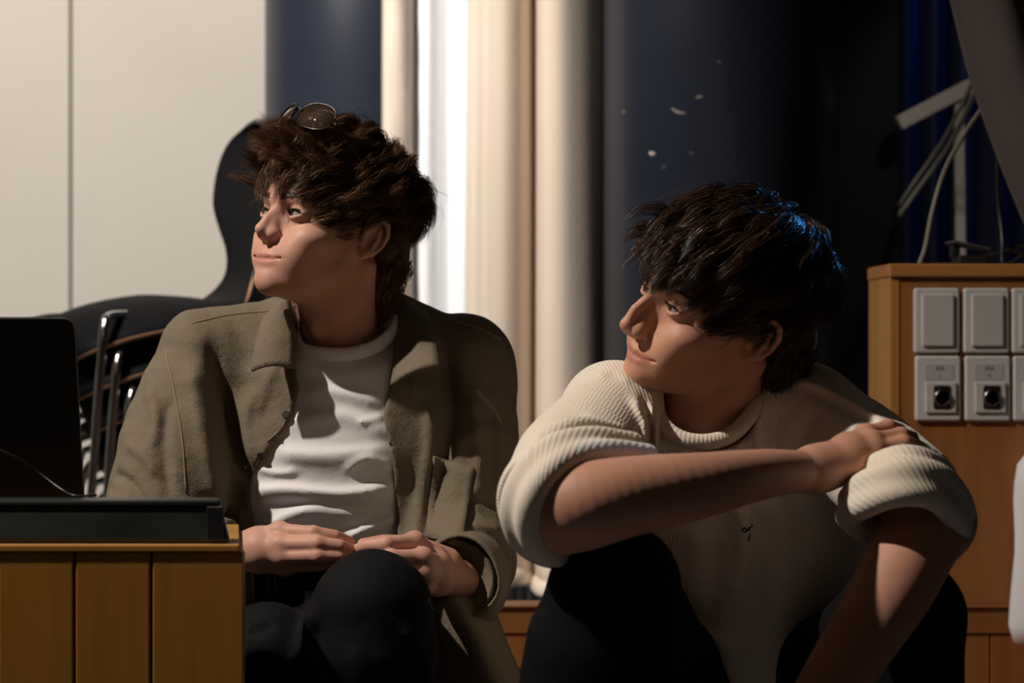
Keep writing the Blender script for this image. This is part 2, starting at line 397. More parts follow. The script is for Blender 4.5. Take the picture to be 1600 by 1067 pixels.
MB().tube([(P(808, 0, 4.75)[0]-.02, 4.75, .45), (P(808, 0, 4.75)[0]+.028, 4.75, .45)], .011, 10).obj('hub', M['black'], st_, True)

# grey drape hanging in front, upper right
def grey_drape():
    top_ = P(1466, -120, 3.2); top2 = top_.copy(); top2[2] = 3.3; mid_ = top_.copy(); mid_[2] = 2.2
    edge = spline([top2, mid_, top_, P(1478, -60, 3.2), P(1492, 8, 3.2), P(1520, 120, 3.2), P(1560, 235, 3.2), P(1604, 345, 3.2), P(1660, 470, 3.2), P(1705, 640, 3.2), P(1722, 850, 3.2), P(1726, 1040, 3.2)], 8)
    nu = 60; V = []
    for j, p in enumerate(edge):
        for u in range(nu):
            s = u/(nu-1); wdt = .42
            x = p[0]+s*wdt; y = p[1]+.028*math.cos(s*17+.2)*(1-.2*j/len(edge))-.01*s; V.append((x, y, p[2]+.02*s))
    n = nu; i = np.arange(len(edge)-1)[:, None]*n+np.arange(n-1)[None]
    me = npmesh('gathered_drape', V, np.stack([i, i+n, i+n+1, i+1], -1).reshape(-1, 4))
    o = link('gathered_drape', me, M['grey_curtain']); mm = o.modifiers.new('thick', 'SOLIDIFY'); mm.thickness = .006
    tag(o, 'dark grey gathered drape pulled aside above the cabinet', 'curtain')
    top = edge[0]
grey_drape()
# dark stage curtain lit blue, far behind
prof = [(1330+k*14, .05*math.sin(k*1.9)+.02*math.sin(k*.7)) for k in range(22)]
drape('stage_curtain', 'dark stage curtain in blue light behind the white metal frame', prof, 6.0, .05, 3.3, M['blue_curtain'], 1)
# white metal frame
fr = empty('metal_frame', P(1500, 420, 4.36)); tag(fr, 'white painted metal frame with sloping top bar behind the cabinet', 'frame')
a, b = P(1404, 193, 4.36), P(1560, 112, 4.36)
def barbox(a, b, w_, d_):
    a, b = np.array(a), np.array(b); t = (b-a)/np.linalg.norm(b-a); n = np.cross(t, [0, 1.0, 0]); n /= np.linalg.norm(n); m = MB(); y = np.array([0, 1.0, 0])
    vs = [q+sx*n*w_/2+sy*y*d_/2 for q in (a, b) for sx in (-1, 1) for sy in (-1, 1)]
    return m.add(vs, [(0,1,3,2),(4,6,7,5),(0,4,5,1),(2,3,7,6),(0,2,6,4),(1,5,7,3)])
barbox(a, b, .031, .03).obj('top_bar', M['rail'], fr, bevel=.002)
barbox(P(1498, 150, 4.36), P(1507, 900, 4.36), .019, .019).obj('post', M['rail'], fr, bevel=.002)
barbox(P(1760, 60, 4.36), P(1760, 900, 4.36), .019, .019).obj('post', M['rail'], fr, bevel=.002)
barbox(P(1560, 112, 4.36), P(1765, 40, 4.36), .031, .03).obj('top_bar', M['rail'], fr, bevel=.002)
barbox(P(1500, 900, 4.36), P(1765, 900, 4.36), .019, .019).obj('bottom_bar', M['rail'], fr, bevel=.002)
barbox(P(1507, 890, 4.36), np.array([P(1507, 0, 4.36)[0], 4.36, .001]), .019, .019).obj('foot', M['rail'], fr)
barbox(P(1760, 890, 4.36), np.array([P(1760, 0, 4.36)[0], 4.36, .001]), .019, .019).obj('foot', M['rail'], fr)
# cables dropping to the cabinet top
def cable(name, pts, r, mt, label):
    o = MB().tube(spline(pts, 8), r, 8).obj(name, mt, None, True); return tag(o, label, 'cable')
def up_to_ceiling(p):
    return [np.array([p[0]+.01, p[1], p[2]+.35]), np.array([p[0]+.012, p[1], 2.4]), np.array([p[0]+.012, p[1], 3.3])]
T = ct+.004
cable('cable', [P(1404, 338, 4.38), P(1430, 302, 4.34), P(1478, 235, 4.2), P(1512, 170, 3.95), P(1545, 90, 3.65), P(1590, -20, 3.4)]+up_to_ceiling(P(1590, -20, 3.4)), .0052, M['cable'], 'pale grey cable running up from the column to the drape')
cable('cable', [P(1404, 322, 4.39), P(1424, 292, 4.36), P(1470, 225, 4.23), P(1505, 160, 3.98), P(1540, 80, 3.68), P(1585, -20, 3.44)]+up_to_ceiling(P(1585, -20, 3.44)), .0042, M['cable'], 'darker twin cable just left of the pale grey cable')
p = P(1437, 409, 3.5); p[2] = T
cable('cable', [p, P(1446, 385, 3.52), P(1458, 325, 3.55), P(1478, 262, 3.55), P(1510, 205, 3.5), P(1545, 150, 3.42), P(1580, 60, 3.36)]+up_to_ceiling(P(1580, 60, 3.36)), .0042, M['cable2'], 'thin cable curving from the cabinet top to the drape')
p = P(1566, 409, 3.5); p[2] = T
cable('cable', [p, P(1566, 370, 3.52), P(1560, 310, 3.53), P(1560, 240, 3.5), P(1575, 150, 3.4), P(1590, 80, 3.3)]+up_to_ceiling(P(1590, 80, 3.3)), .0035, M['cableblack'], 'black cable hanging straight down below the drape')
for k, (a, b) in enumerate((((1500, 409), (1600, 385)), ((1470, 409), (1580, 392)), ((1570, 409), (1660, 360)))):
    yk = 3.532+.026*k; p = P(a[0], a[1], yk); p[2] = T; q = P(b[0], b[1], yk+.004); mid = (p+q)/2; mid[2] -= .001; en = q+np.array([.09, 0, 0]); en[2] = T
    cable('cable', [p-[.04, 0, 0], p, mid, q, (q+en)/2-[0, 0, .003], en+[0, 0, .003], en+[.05, 0, .001], en+[.09, 0, .001]], .0035, M['cableblack'], ['black cable lying behind the small black box', 'black cable lying flat along the cabinet top', 'black cable rising at the end of the cabinet top'][k])
bx = empty('cable_box', P(1515, 409, 3.47)); tag(bx, 'small black box with a tilted lid lying on the cabinet top', 'box')
a = P(1487, 0, 3.47)[0]; b = P(1538, 0, 3.47)[0]
MB().box((a+.006, 3.44, ct), (b, 3.50, ct+.016), .002).obj('body', M['black'], bx)
m = MB(); z1, z2 = P(0, 376, 3.46)[2], P(0, 388, 3.46)[2]
vs = [(a-.004, 3.435, z1), (b+.003, 3.435, z2), (b+.003, 3.505, z2), (a-.004, 3.505, z1)]
m.add([(x, y, z-.004) for x, y, z in vs]+vs, [(3,2,1,0),(4,5,6,7),(0,1,5,4),(1,2,6,5),(2,3,7,6),(3,0,4,7)]).obj('lid', mat('box_lid', (.06, .065, .07), .35), bx)
MB().box((a, 3.46, ct+.014), (a+.012, 3.49, z1-.003)).obj('hinge', M['black'], bx)

# white bag hanging at the cabinet front
bg = []
for k, z in enumerate(np.linspace(P(0, 1012, 3.3)[2], P(0, 700, 3.3)[2], 12)):
    t = k/11; xl = P(np.interp(t, [0, .03, .25, .5, .75, .9, 1], [1596, 1588, 1590, 1594, 1594, 1600, 1625]), 0, 3.3)[0]
    hw = .11*(1-.5*t**3); cx = xl+hw; ring = []
    for q in np.arange(20)*2*math.pi/20:
        ring.append((cx+hw*math.cos(q)*(1+.04*math.sin(5*q+4*t)), 3.35+.036*math.sin(q)*(1+.25*math.sin(3*q+3*t)), z))
    bg.append(ring)
m = MB(); n = 20; m.add([v for r in bg for v in r], [(i*n+j, i*n+(j+1) % n, (i+1)*n+(j+1) % n, (i+1)*n+j) for i in range(11) for j in range(n)]+[tuple(range(n))[::-1], tuple(range(11*n, 12*n))])
bag = empty('cloth_bag', (P(1600, 0, 3.3)[0], 3.35, P(0, 1012, 3.3)[2])); tag(bag, 'white cloth bag hanging against the wooden cabinet', 'bag')
m.obj('bag_body', M['bag'], bag, True)
zt2 = P(0, 700, 3.3)[2]; xb = bg[-1][0][0]
MB().tube(spline([(xb-.09, 3.35, zt2-.01), (xb-.042, 3.37, zt2+.12), (xb-.008, 3.388, zt2+.19), (xb+.006, 3.37, zt2+.12), (xb-.01, 3.35, zt2-.01)], 8), .006, 8).obj('strap', M['bag'], bag, True)
MB().tube([(xb-.008, 3.412, zt2+.186), (xb-.008, 3.385, zt2+.180), (xb-.008, 3.378, zt2+.196)], .003, 8).obj('hook', M['steel'], bag, True)

# cable loop in front of the partition
cable('cable', [np.array([P(770, 0, 3.2)[0], 3.2, SZ+.005]), P(778, 1044, 3.2), P(790, 1040, 3.18), P(803, 1044, 3.16), P(815, 1056, 3.14), np.array([P(830, 0, 3.1)[0], 3.1, SZ+.005])], .0032, M['cableblack'], 'black cable looping up behind the seated men')

# ------------------------------------------------------------------ wooden box with mixer case and laptop
BY = 2.18
bt = P(0, 851, BY)[2]; xr = P(380, 0, BY)[0]
wb = empty('wooden_box', (-.47, 2.3, 0)); tag(wb, 'amber wooden box of wide upright boards below the laptop', 'box')
def taper(x0, y0, x1, y1, z0, z1, sl):
    f = lambda x, y: x+sl*(y-BY)
    vs = [(x, y, z) for z in (z0, z1) for x, y in ((x0, y0), (f(x1, y0), y0), (f(x1, y1), y1), (x0, y1))]
    return MB().add(vs, [(3,2,1,0),(4,5,6,7),(0,1,5,4),(1,2,6,5),(2,3,7,6),(3,0,4,7)])
SL = -.136
taper(-.879, BY+.014, xr-.014, 2.42, 0, bt-.002, SL).obj('core', M['groove'], wb)
sx = [P(v, 0, BY)[0] for v in (-484, -364, -244, -124, -4, 116, 236)]+[xr]
for a, b in zip(sx[:-1], sx[1:]):
    MB().box((a+.0016, BY, .004), (b-.0016 if b < xr else b, BY+.016, P(0, 862, BY)[2]), .0014).obj('board', M['box'], wb)
for k in range(2):
    y_ = BY+.018+k*.112; m = MB(); z_ = P(0, 862, BY)[2]; f_ = lambda x, y: x+SL*(y-BY)
    m.add([(f_(xx, yy), yy, zz) for zz in (.004, z_) for xx, yy in ((xr-.015, y_), (xr, y_), (xr, y_+.109), (xr-.015, y_+.109))], [(3,2,1,0),(4,5,6,7),(0,1,5,4),(1,2,6,5),(2,3,7,6),(3,0,4,7)]).obj('board', M['box'], wb)
taper(-.879, BY-.002, xr-.004, 2.425, P(0, 862, BY)[2], bt, SL).obj('top_board', M['boxx'], wb, bevel=.0015)
cs = empty('equipment_case', (-.47, 2.3, bt)); tag(cs, 'long low scuffed black case along the front of the wooden box', 'case')
ch = P(0, 782, 2.19)[2]; m = MB()
x1, x2 = P(361, 0, 2.19)[0], P(346, 0, 2.20)[0]
def slab(lo, hi, z0, z1):
    vs = [(lo[0], lo[1], z0), (hi[0], lo[1], z0), (hi[0], hi[1], z0), (lo[0], hi[1], z0)]; return vs
lowr = [(-.865, 2.19, bt), (x1, 2.19, bt), (x1-.008, 2.240, bt), (-.865, 2.240, bt)]
uppr = [(-.86, 2.197, ch-.004), (x2, 2.197, ch-.004), (x2-.007, 2.235, ch-.004), (-.86, 2.235, ch-.004)]
m.add(lowr+uppr, [(3,2,1,0),(4,5,6,7),(0,1,5,4),(1,2,6,5),(2,3,7,6),(3,0,4,7)]); m.obj('body', M['case'], cs, bevel=.006)
taper(-.861, 2.194, x2+.002, 2.237, ch-.006, ch, -.155).obj('lid', M['case'], cs, bevel=.002)
for xx in (x1-.006, -.835):
    MB().box((xx-.02, 2.1885, bt+.004), (xx-.002, 2.192, bt+.04), .001).obj('corner_fitting', M['black'], cs)
hy = 2.30; xr2 = P(133, 0, hy)[0]
lp = empty('laptop', (xr2, hy, bt)); tag(lp, 'open black laptop seen from behind, on the wooden box', 'laptop')
xl2 = xr2-.33; th = math.radians(17)
MB().box((xl2, hy-.005, bt), (xr2, hy+.20, bt+.014), .002).obj('base', M['black'], lp)
m = MB(); c, s = math.cos(th), math.sin(th)
lz = .231/c; rr = .012; ring = []
for cx, cz, a0 in ((xr2-rr, lz-rr, 0), (xl2+rr, lz-rr, 90)):
    for k in range(6):
        a = math.radians(a0+18*k); ring.append((cx+rr*math.cos(a), cz+rr*math.sin(a)))
ring += [(xl2, 0), (xr2, 0)]
vs = []
for dy in (0, .007):
    vs += [(x, hy-s*v+dy*c, bt+.010+c*v+dy*s) for x, v in ring]
q = len(ring); m.add(vs, [tuple(range(q)), tuple(range(q, 2*q))[::-1]]+[(i, i+q, (i+1) % q+q, (i+1) % q) for i in range(q)])
m.obj('screen_lid', M['lid'], lp)
MB().box((xl2+.012, hy+.03, bt+.0138), (xr2-.012, hy+.12, bt+.0152)).obj('keyboard', M['black'], lp)
MB().tube([(xl2+.03, hy, bt+.011), (xr2-.03, hy, bt+.011)], .006, 10).obj('hinge', M['black'], lp, True)
lp.rotation_euler = (0, 0, math.radians(2))
cable('cable', [np.array([-.74, 2.222, ch+.0025]), np.array([-.70, 2.222, ch+.003]), P(-120, 722, 2.232), P(-40, 696, 2.240), P(20, 712, 2.245), P(60, 738, 2.255), P(95, 764, 2.24), np.array([P(118, 0, 2.225)[0], 2.225, ch+.0025]), np.array([P(150, 0, 2.23)[0], 2.235, ch+.0025])], .0013, M['cableblack'], 'thin black cable across the back of the laptop')

# ------------------------------------------------------------------ stack of shell chairs
def chair_mesh_parts():
    """plywood shell chair: front towards -y, seat centre at the origin, seat height 0.44"""
    # outline half width along the centre line parameter (front lip -> seat -> bend -> back top)
    st = [(-.222, -.060, .10), (-.212, -.046, .150), (-.185, -.028, .182), (-.12, -.006, .198), (-.03, .010, .200), (.06, .008, .185), (.12, .002, .150), (.155, .008, .105), (.178, .035, .075), (.193, .07, .066), (.203, .11, .082), (.213, .155, .125), (.224, .205, .165), (.235, .255, .180), (.245, .30, .176), (.252, .335, .150), (.257, .357, .100), (.259, .366, .04)]
    st = spline(st, 3); ny = len(st); nx = 17; top = []; 
    for y, z, hw in st:
        for i in range(nx):
            u = -1+2*i/(nx-1); a = abs(u)
            # seat droops at the sides near the front, back wraps forward
            dz = -.066*a*a*max(0, min(1, (.16-y)/.12)) if z < .05 else 0
            dy = -.018*a*a*min(1, max(0, (z-.05)/.15))
            top.append((u*hw, y+dy, .44+z+dz))
    V = np.array(top); i = np.arange(ny-1)[:, None]*nx+np.arange(nx-1)[None]
    Q = np.stack([i, i+1, i+nx+1, i+nx], -1).reshape(-1, 4)
    me = npmesh('shell', V, Q); 
    return me
shell_me = chair_mesh_parts(); shell_me.materials.append(M['shell']); shell_me.materials.append(M['ply'])
leg_defs = [[(sx*.05, sy*.04+.0, .418), (sx*.11, sy*.10, .410), (sx*.175, sy*.16, .405), (sx*.195, sy*.178, .385), (sx*.205, sy*.19, .30), (sx*.235, sy*.225, .0)] for sx in (-1, 1) for sy in (-1, 1)]
leg_mes = []
for d in leg_defs:
    m = MB(); m.tube(spline(d, 5), .0082, 10); me = bpy.data.meshes.new('leg'); me.from_pydata(m.v, [], m.f); me.update(); me.polygons.foreach_set('use_smooth', [True]*len(me.polygons)); me.materials.append(M['chrome']); leg_mes.append(me)
m = MB(); m.disc((0, 0, .383), (0, 0, 1), .050, .055, .045, 20); hub_me = bpy.data.meshes.new('hub'); hub_me.from_pydata(m.v, [], m.f); hub_me.update(); hub_me.materials.append(M['black'])
chl = ['topmost black shell chair of the stack, its waisted back showing']+['%s black shell chair from the top of the stack' % w_ for w_ in ('second', 'third', 'fourth', 'fifth', 'sixth', 'seventh')]+['lowest black shell chair of the stack']
cb = P(238, 0, 4.05); rz = math.radians(-57)
for k in range(8):
    lev = 7-k; fx, fy = -math.sin(-rz), -math.cos(rz)
    e = empty('shell_chair', (cb[0]+.0258*(lev-7)*fx, 4.05+.0258*(lev-7)*fy, lev*.066)); e.rotation_euler = (0, 0, rz); tag(e, chl[k], 'chair', 'stacked shell chairs')
    s = link('shell', shell_me, None, e); mm = s.modifiers.new('thick', 'SOLIDIFY'); mm.thickness = .009; mm.offset = -1; mm.material_offset_rim = 1
    for lm in leg_mes: link('leg', lm, None, e)
    link('hub', hub_me, None, e)

# ------------------------------------------------------------------ distance-field sculpting
def unit(v): v = np.asarray(v, float); return v/(np.linalg.norm(v)+1e-12)
def smin(a, b, k):
    if k <= 0: return np.minimum(a, b)
    h = np.clip(.5+.5*(b-a)/k, 0, 1); return b*(1-h)+a*h-k*h*(1-h)
class Field:
    """signed distance grid in a rigid frame (R columns = local axes in world, o = origin)"""
    def __init__(s, lo, hi, h, R=None, o=None):
        s.lo = np.array(lo, float); s.h = h; s.n = np.ceil((np.array(hi)-s.lo)/h).astype(int)+1
        s.R = np.eye(3) if R is None else R; s.o = np.zeros(3) if o is None else np.array(o, float)
        s.F = np.full(tuple(s.n), 1.0, np.float32)
    def loc(s, p): return s.R.T@(np.asarray(p, float)-s.o)
    def sub(s, lo, hi):
        a = np.clip(np.floor((np.array(lo)-s.lo)/s.h).astype(int), 0, s.n); b = np.clip(np.ceil((np.array(hi)-s.lo)/s.h).astype(int)+1, 0, s.n)
        if np.any(b <= a): return None
        ax = [(s.lo[i]+s.h*np.arange(a[i], b[i])).astype(np.float32) for i in range(3)]
        return (slice(a[0], b[0]), slice(a[1], b[1]), slice(a[2], b[2])), ax[0][:, None, None], ax[1][None, :, None], ax[2][None, None, :]
    def comb(s, sl, d, k, op):
        A = s.F[sl]
        if op == '+': s.F[sl] = smin(A, d, k)
        elif op == '-': s.F[sl] = -smin(-A, d, k)
        elif op == '&': s.F[sl] = -smin(-A, -d, k)
    def chain(s, pts, rad, k=.01, op='+', world=True, pre=0.0):
        pts = [s.loc(p) if world else np.array(p, float) for p in pts]
        rad = [rad]*len(pts) if np.isscalar(rad) else rad
        m = max(k, 3*s.h)+s.h
        lo = np.min([p-r for p, r in zip(pts, rad)], 0)-m; hi = np.max([p+r for p, r in zip(pts, rad)], 0)+m
        q = s.sub(lo, hi)
        if q is None: return s
        sl, X, Y, Z = q; D = None
        for a, b, ra, rb in zip(pts[:-1], pts[1:], rad[:-1], rad[1:]):
            ba = b-a; l2 = float(ba@ba)+1e-12
            t = np.clip(((X-a[0])*ba[0]+(Y-a[1])*ba[1]+(Z-a[2])*ba[2])/l2, 0, 1)
            d = np.sqrt((X-a[0]-t*ba[0])**2+(Y-a[1]-t*ba[1])**2+(Z-a[2]-t*ba[2])**2)-(ra+(rb-ra)*t)
            D = d if D is None else smin(D, d, pre)
        s.comb(sl, D.astype(np.float32), k, op); return s
    def ell(s, c, r, k=.01, op='+', R=None, world=False):
        c = s.loc(c) if world else np.array(c, float); r = np.array(r, float)
        if R is not None and world: R = s.R.T@R
        if R is None: R = s.R.T.copy() if world else np.eye(3)
        ext = np.sqrt(((R*r)**2).sum(1))+max(k, 3*s.h)+s.h
        q = s.sub(c-ext, c+ext)
        if q is None: return s
        sl, X, Y, Z = q; X, Y, Z = X-c[0], Y-c[1], Z-c[2]
        u = [(R[0, i]*X+R[1, i]*Y+R[2, i]*Z) for i in range(3)]
        k0 = np.sqrt(sum((u[i]/r[i])**2 for i in range(3))); k1 = np.sqrt(sum((u[i]/r[i]**2)**2 for i in range(3)))+1e-9
        s.comb(sl, (k0*(k0-1)/k1).astype(np.float32), k, op); return s
    def loft(s, st, k=.02, op='+', pre=.02, off=0.0):
        """st: list of (centre, side vector, half width, half depth) in world space"""
        cs = [s.loc(q[0]) for q in st]; us = [unit(s.R.T@np.asarray(q[1], float)) for q in st]
        rx = [q[2]+off for q in st]; ry = [q[3]+off for q in st]; m = max(k, 3*s.h)+s.h
        lo = np.min([c-max(a, b) for c, a, b in zip(cs, rx, ry)], 0)-m; hi = np.max([c+max(a, b) for c, a, b in zip(cs, rx, ry)], 0)+m
        q = s.sub(lo, hi)
        if q is None: return s
        sl, X, Y, Z = q; D = None
        for i in range(len(cs)-1):
            a, b = cs[i], cs[i+1]; ba = b-a; l = np.linalg.norm(ba); d_ = ba/l
            tt = ((X-a[0])*d_[0]+(Y-a[1])*d_[1]+(Z-a[2])*d_[2]); t = np.clip(tt/l, 0, 1); ex = tt-t*l
            u0 = unit(us[i]+us[i+1]); u0 = unit(u0-d_*(u0@d_)); v0 = np.cross(d_, u0)
            qx, qy, qz = X-a[0]-tt*d_[0], Y-a[1]-tt*d_[1], Z-a[2]-tt*d_[2]
            U = qx*u0[0]+qy*u0[1]+qz*u0[2]; W = qx*v0[0]+qy*v0[1]+qz*v0[2]
            A = rx[i]+(rx[i+1]-rx[i])*t; B = ry[i]+(ry[i+1]-ry[i])*t; mn = np.minimum(A, B)
            k0 = np.sqrt((U/A)**2+(W/B)**2+(ex/mn)**2); k1 = np.sqrt((U/A**2)**2+(W/B**2)**2+(ex/mn**2)**2)+1e-6
            d = np.where(k0 < .05, -mn, k0*(k0-1)/k1)
            D = d if D is None else smin(D, d, pre)
        s.comb(sl, D.astype(np.float32), k, op); return s
    def grid(s):
        ax = [(s.lo[i]+s.h*np.arange(s.n[i])).astype(np.float32) for i in range(3)]
        return ax[0][:, None, None], ax[1][None, :, None], ax[2][None, None, :]
    def mesh(s, smooth=1):
        F = s.F; b = F < 0; n = F.shape
        # close the box so that every surface is watertight
        b[0], b[-1] = False, False; b[:, 0], b[:, -1] = False, False; b[:, :, 0], b[:, :, -1] = False, False
        F = np.where(b, np.minimum(F, -1e-6), np.maximum(F, 1e-6)).astype(np.float32)
        u = b.view(np.uint8); c = np.zeros(tuple(np.array(n)-1), np.uint8)
        for i in (0, 1):
            for j in (0, 1):
                for k in (0, 1): c += u[i:n[0]-1+i, j:n[1]-1+j, k:n[2]-1+k]
        act = (c > 0) & (c < 8); I = np.argwhere(act); idx = np.full(act.shape, -1, np.int32); idx[act] = np.arange(len(I))
        acc = np.zeros((len(I), 3)); cnt = np.zeros(len(I))
        cor = [(i, j, k) for i in (0, 1) for j in (0, 1) for k in (0, 1)]
        val = {q: F[I[:, 0]+q[0], I[:, 1]+q[1], I[:, 2]+q[2]] for q in cor}
        for q in cor:
            for axn in range(3):
                if q[axn] == 0:
                    r = list(q); r[axn] = 1; r = tuple(r); a, bb = val[q], val[r]; mk = (a < 0) != (bb < 0)
                    t = np.where(mk, a/(a-bb+1e-20), 0); pt = np.repeat(np.array([q], float), len(I), 0); pt[:, axn] += t
                    acc[mk] += pt[mk]; cnt[mk] += 1
        V = s.lo+s.h*(I+acc/cnt[:, None]); Q = []
        for axn in range(3):
            o1, o2 = [(1, 2), (2, 0), (0, 1)][axn]
            sa = [slice(None)]*3; sb = [slice(None)]*3; sa[axn] = slice(0, -1); sb[axn] = slice(1, None)
            A, B = b[tuple(sa)], b[tuple(sb)]; E_ = np.argwhere(A != B)
            inside = A[E_[:, 0], E_[:, 1], E_[:, 2]]
            e1 = np.zeros(3, int); e1[o1] = 1; e2 = np.zeros(3, int); e2[o2] = 1
            g = lambda e: idx[e[:, 0], e[:, 1], e[:, 2]]
            q = np.stack([g(E_-e1-e2), g(E_-e2), g(E_), g(E_-e1)], 1)
            q[~inside] = q[~inside][:, ::-1]; Q.append(q)
        Q = np.concatenate(Q)
        if smooth:
            e = np.concatenate([Q[:, [0, 1]], Q[:, [1, 2]], Q[:, [2, 3]], Q[:, [3, 0]]]); nv = len(V)
            deg = np.bincount(e.ravel(), minlength=nv)[:, None]
            for it in range(smooth*2):
                S = np.stack([np.bincount(e[:, 0], V[e[:, 1], a], nv)+np.bincount(e[:, 1], V[e[:, 0], a], nv) for a in range(3)], 1)/np.maximum(deg, 1)
                V = V+(S-V)*(.5 if it % 2 == 0 else -.53)
        return V@s.R.T+s.o, Q, V       # world vertices, quads, local vertices
def joinvq(parts):
    Vs, Qs, n = [], [], 0
    for v, q in parts: Vs.append(v); Qs.append(q+n); n += len(v)
    return np.concatenate(Vs), np.concatenate(Qs)
def headframe(yaw, pitch, roll):
    cy, sy = math.cos(yaw), math.sin(yaw); f = np.array([-sy, -cy, 0]); l = np.array([cy, -sy, 0]); u = np.array([0, 0, 1.])
    f2 = math.cos(pitch)*f+math.sin(pitch)*u; u2 = math.cos(pitch)*u-math.sin(pitch)*f
    return np.stack([math.cos(roll)*l-math.sin(roll)*u2, f2, math.cos(roll)*u2+math.sin(roll)*l], 1)
def rotx(a): c, s = math.cos(a), math.sin(a); return np.array([[1, 0, 0], [0, c, -s], [0, s, c]])
def roty(a): c, s = math.cos(a), math.sin(a); return np.array([[c, 0, s], [0, 1, 0], [-s, 0, c]])
def rotz(a): c, s = math.cos(a), math.sin(a); return np.array([[c, -s, 0], [s, c, 0], [0, 0, 1]])

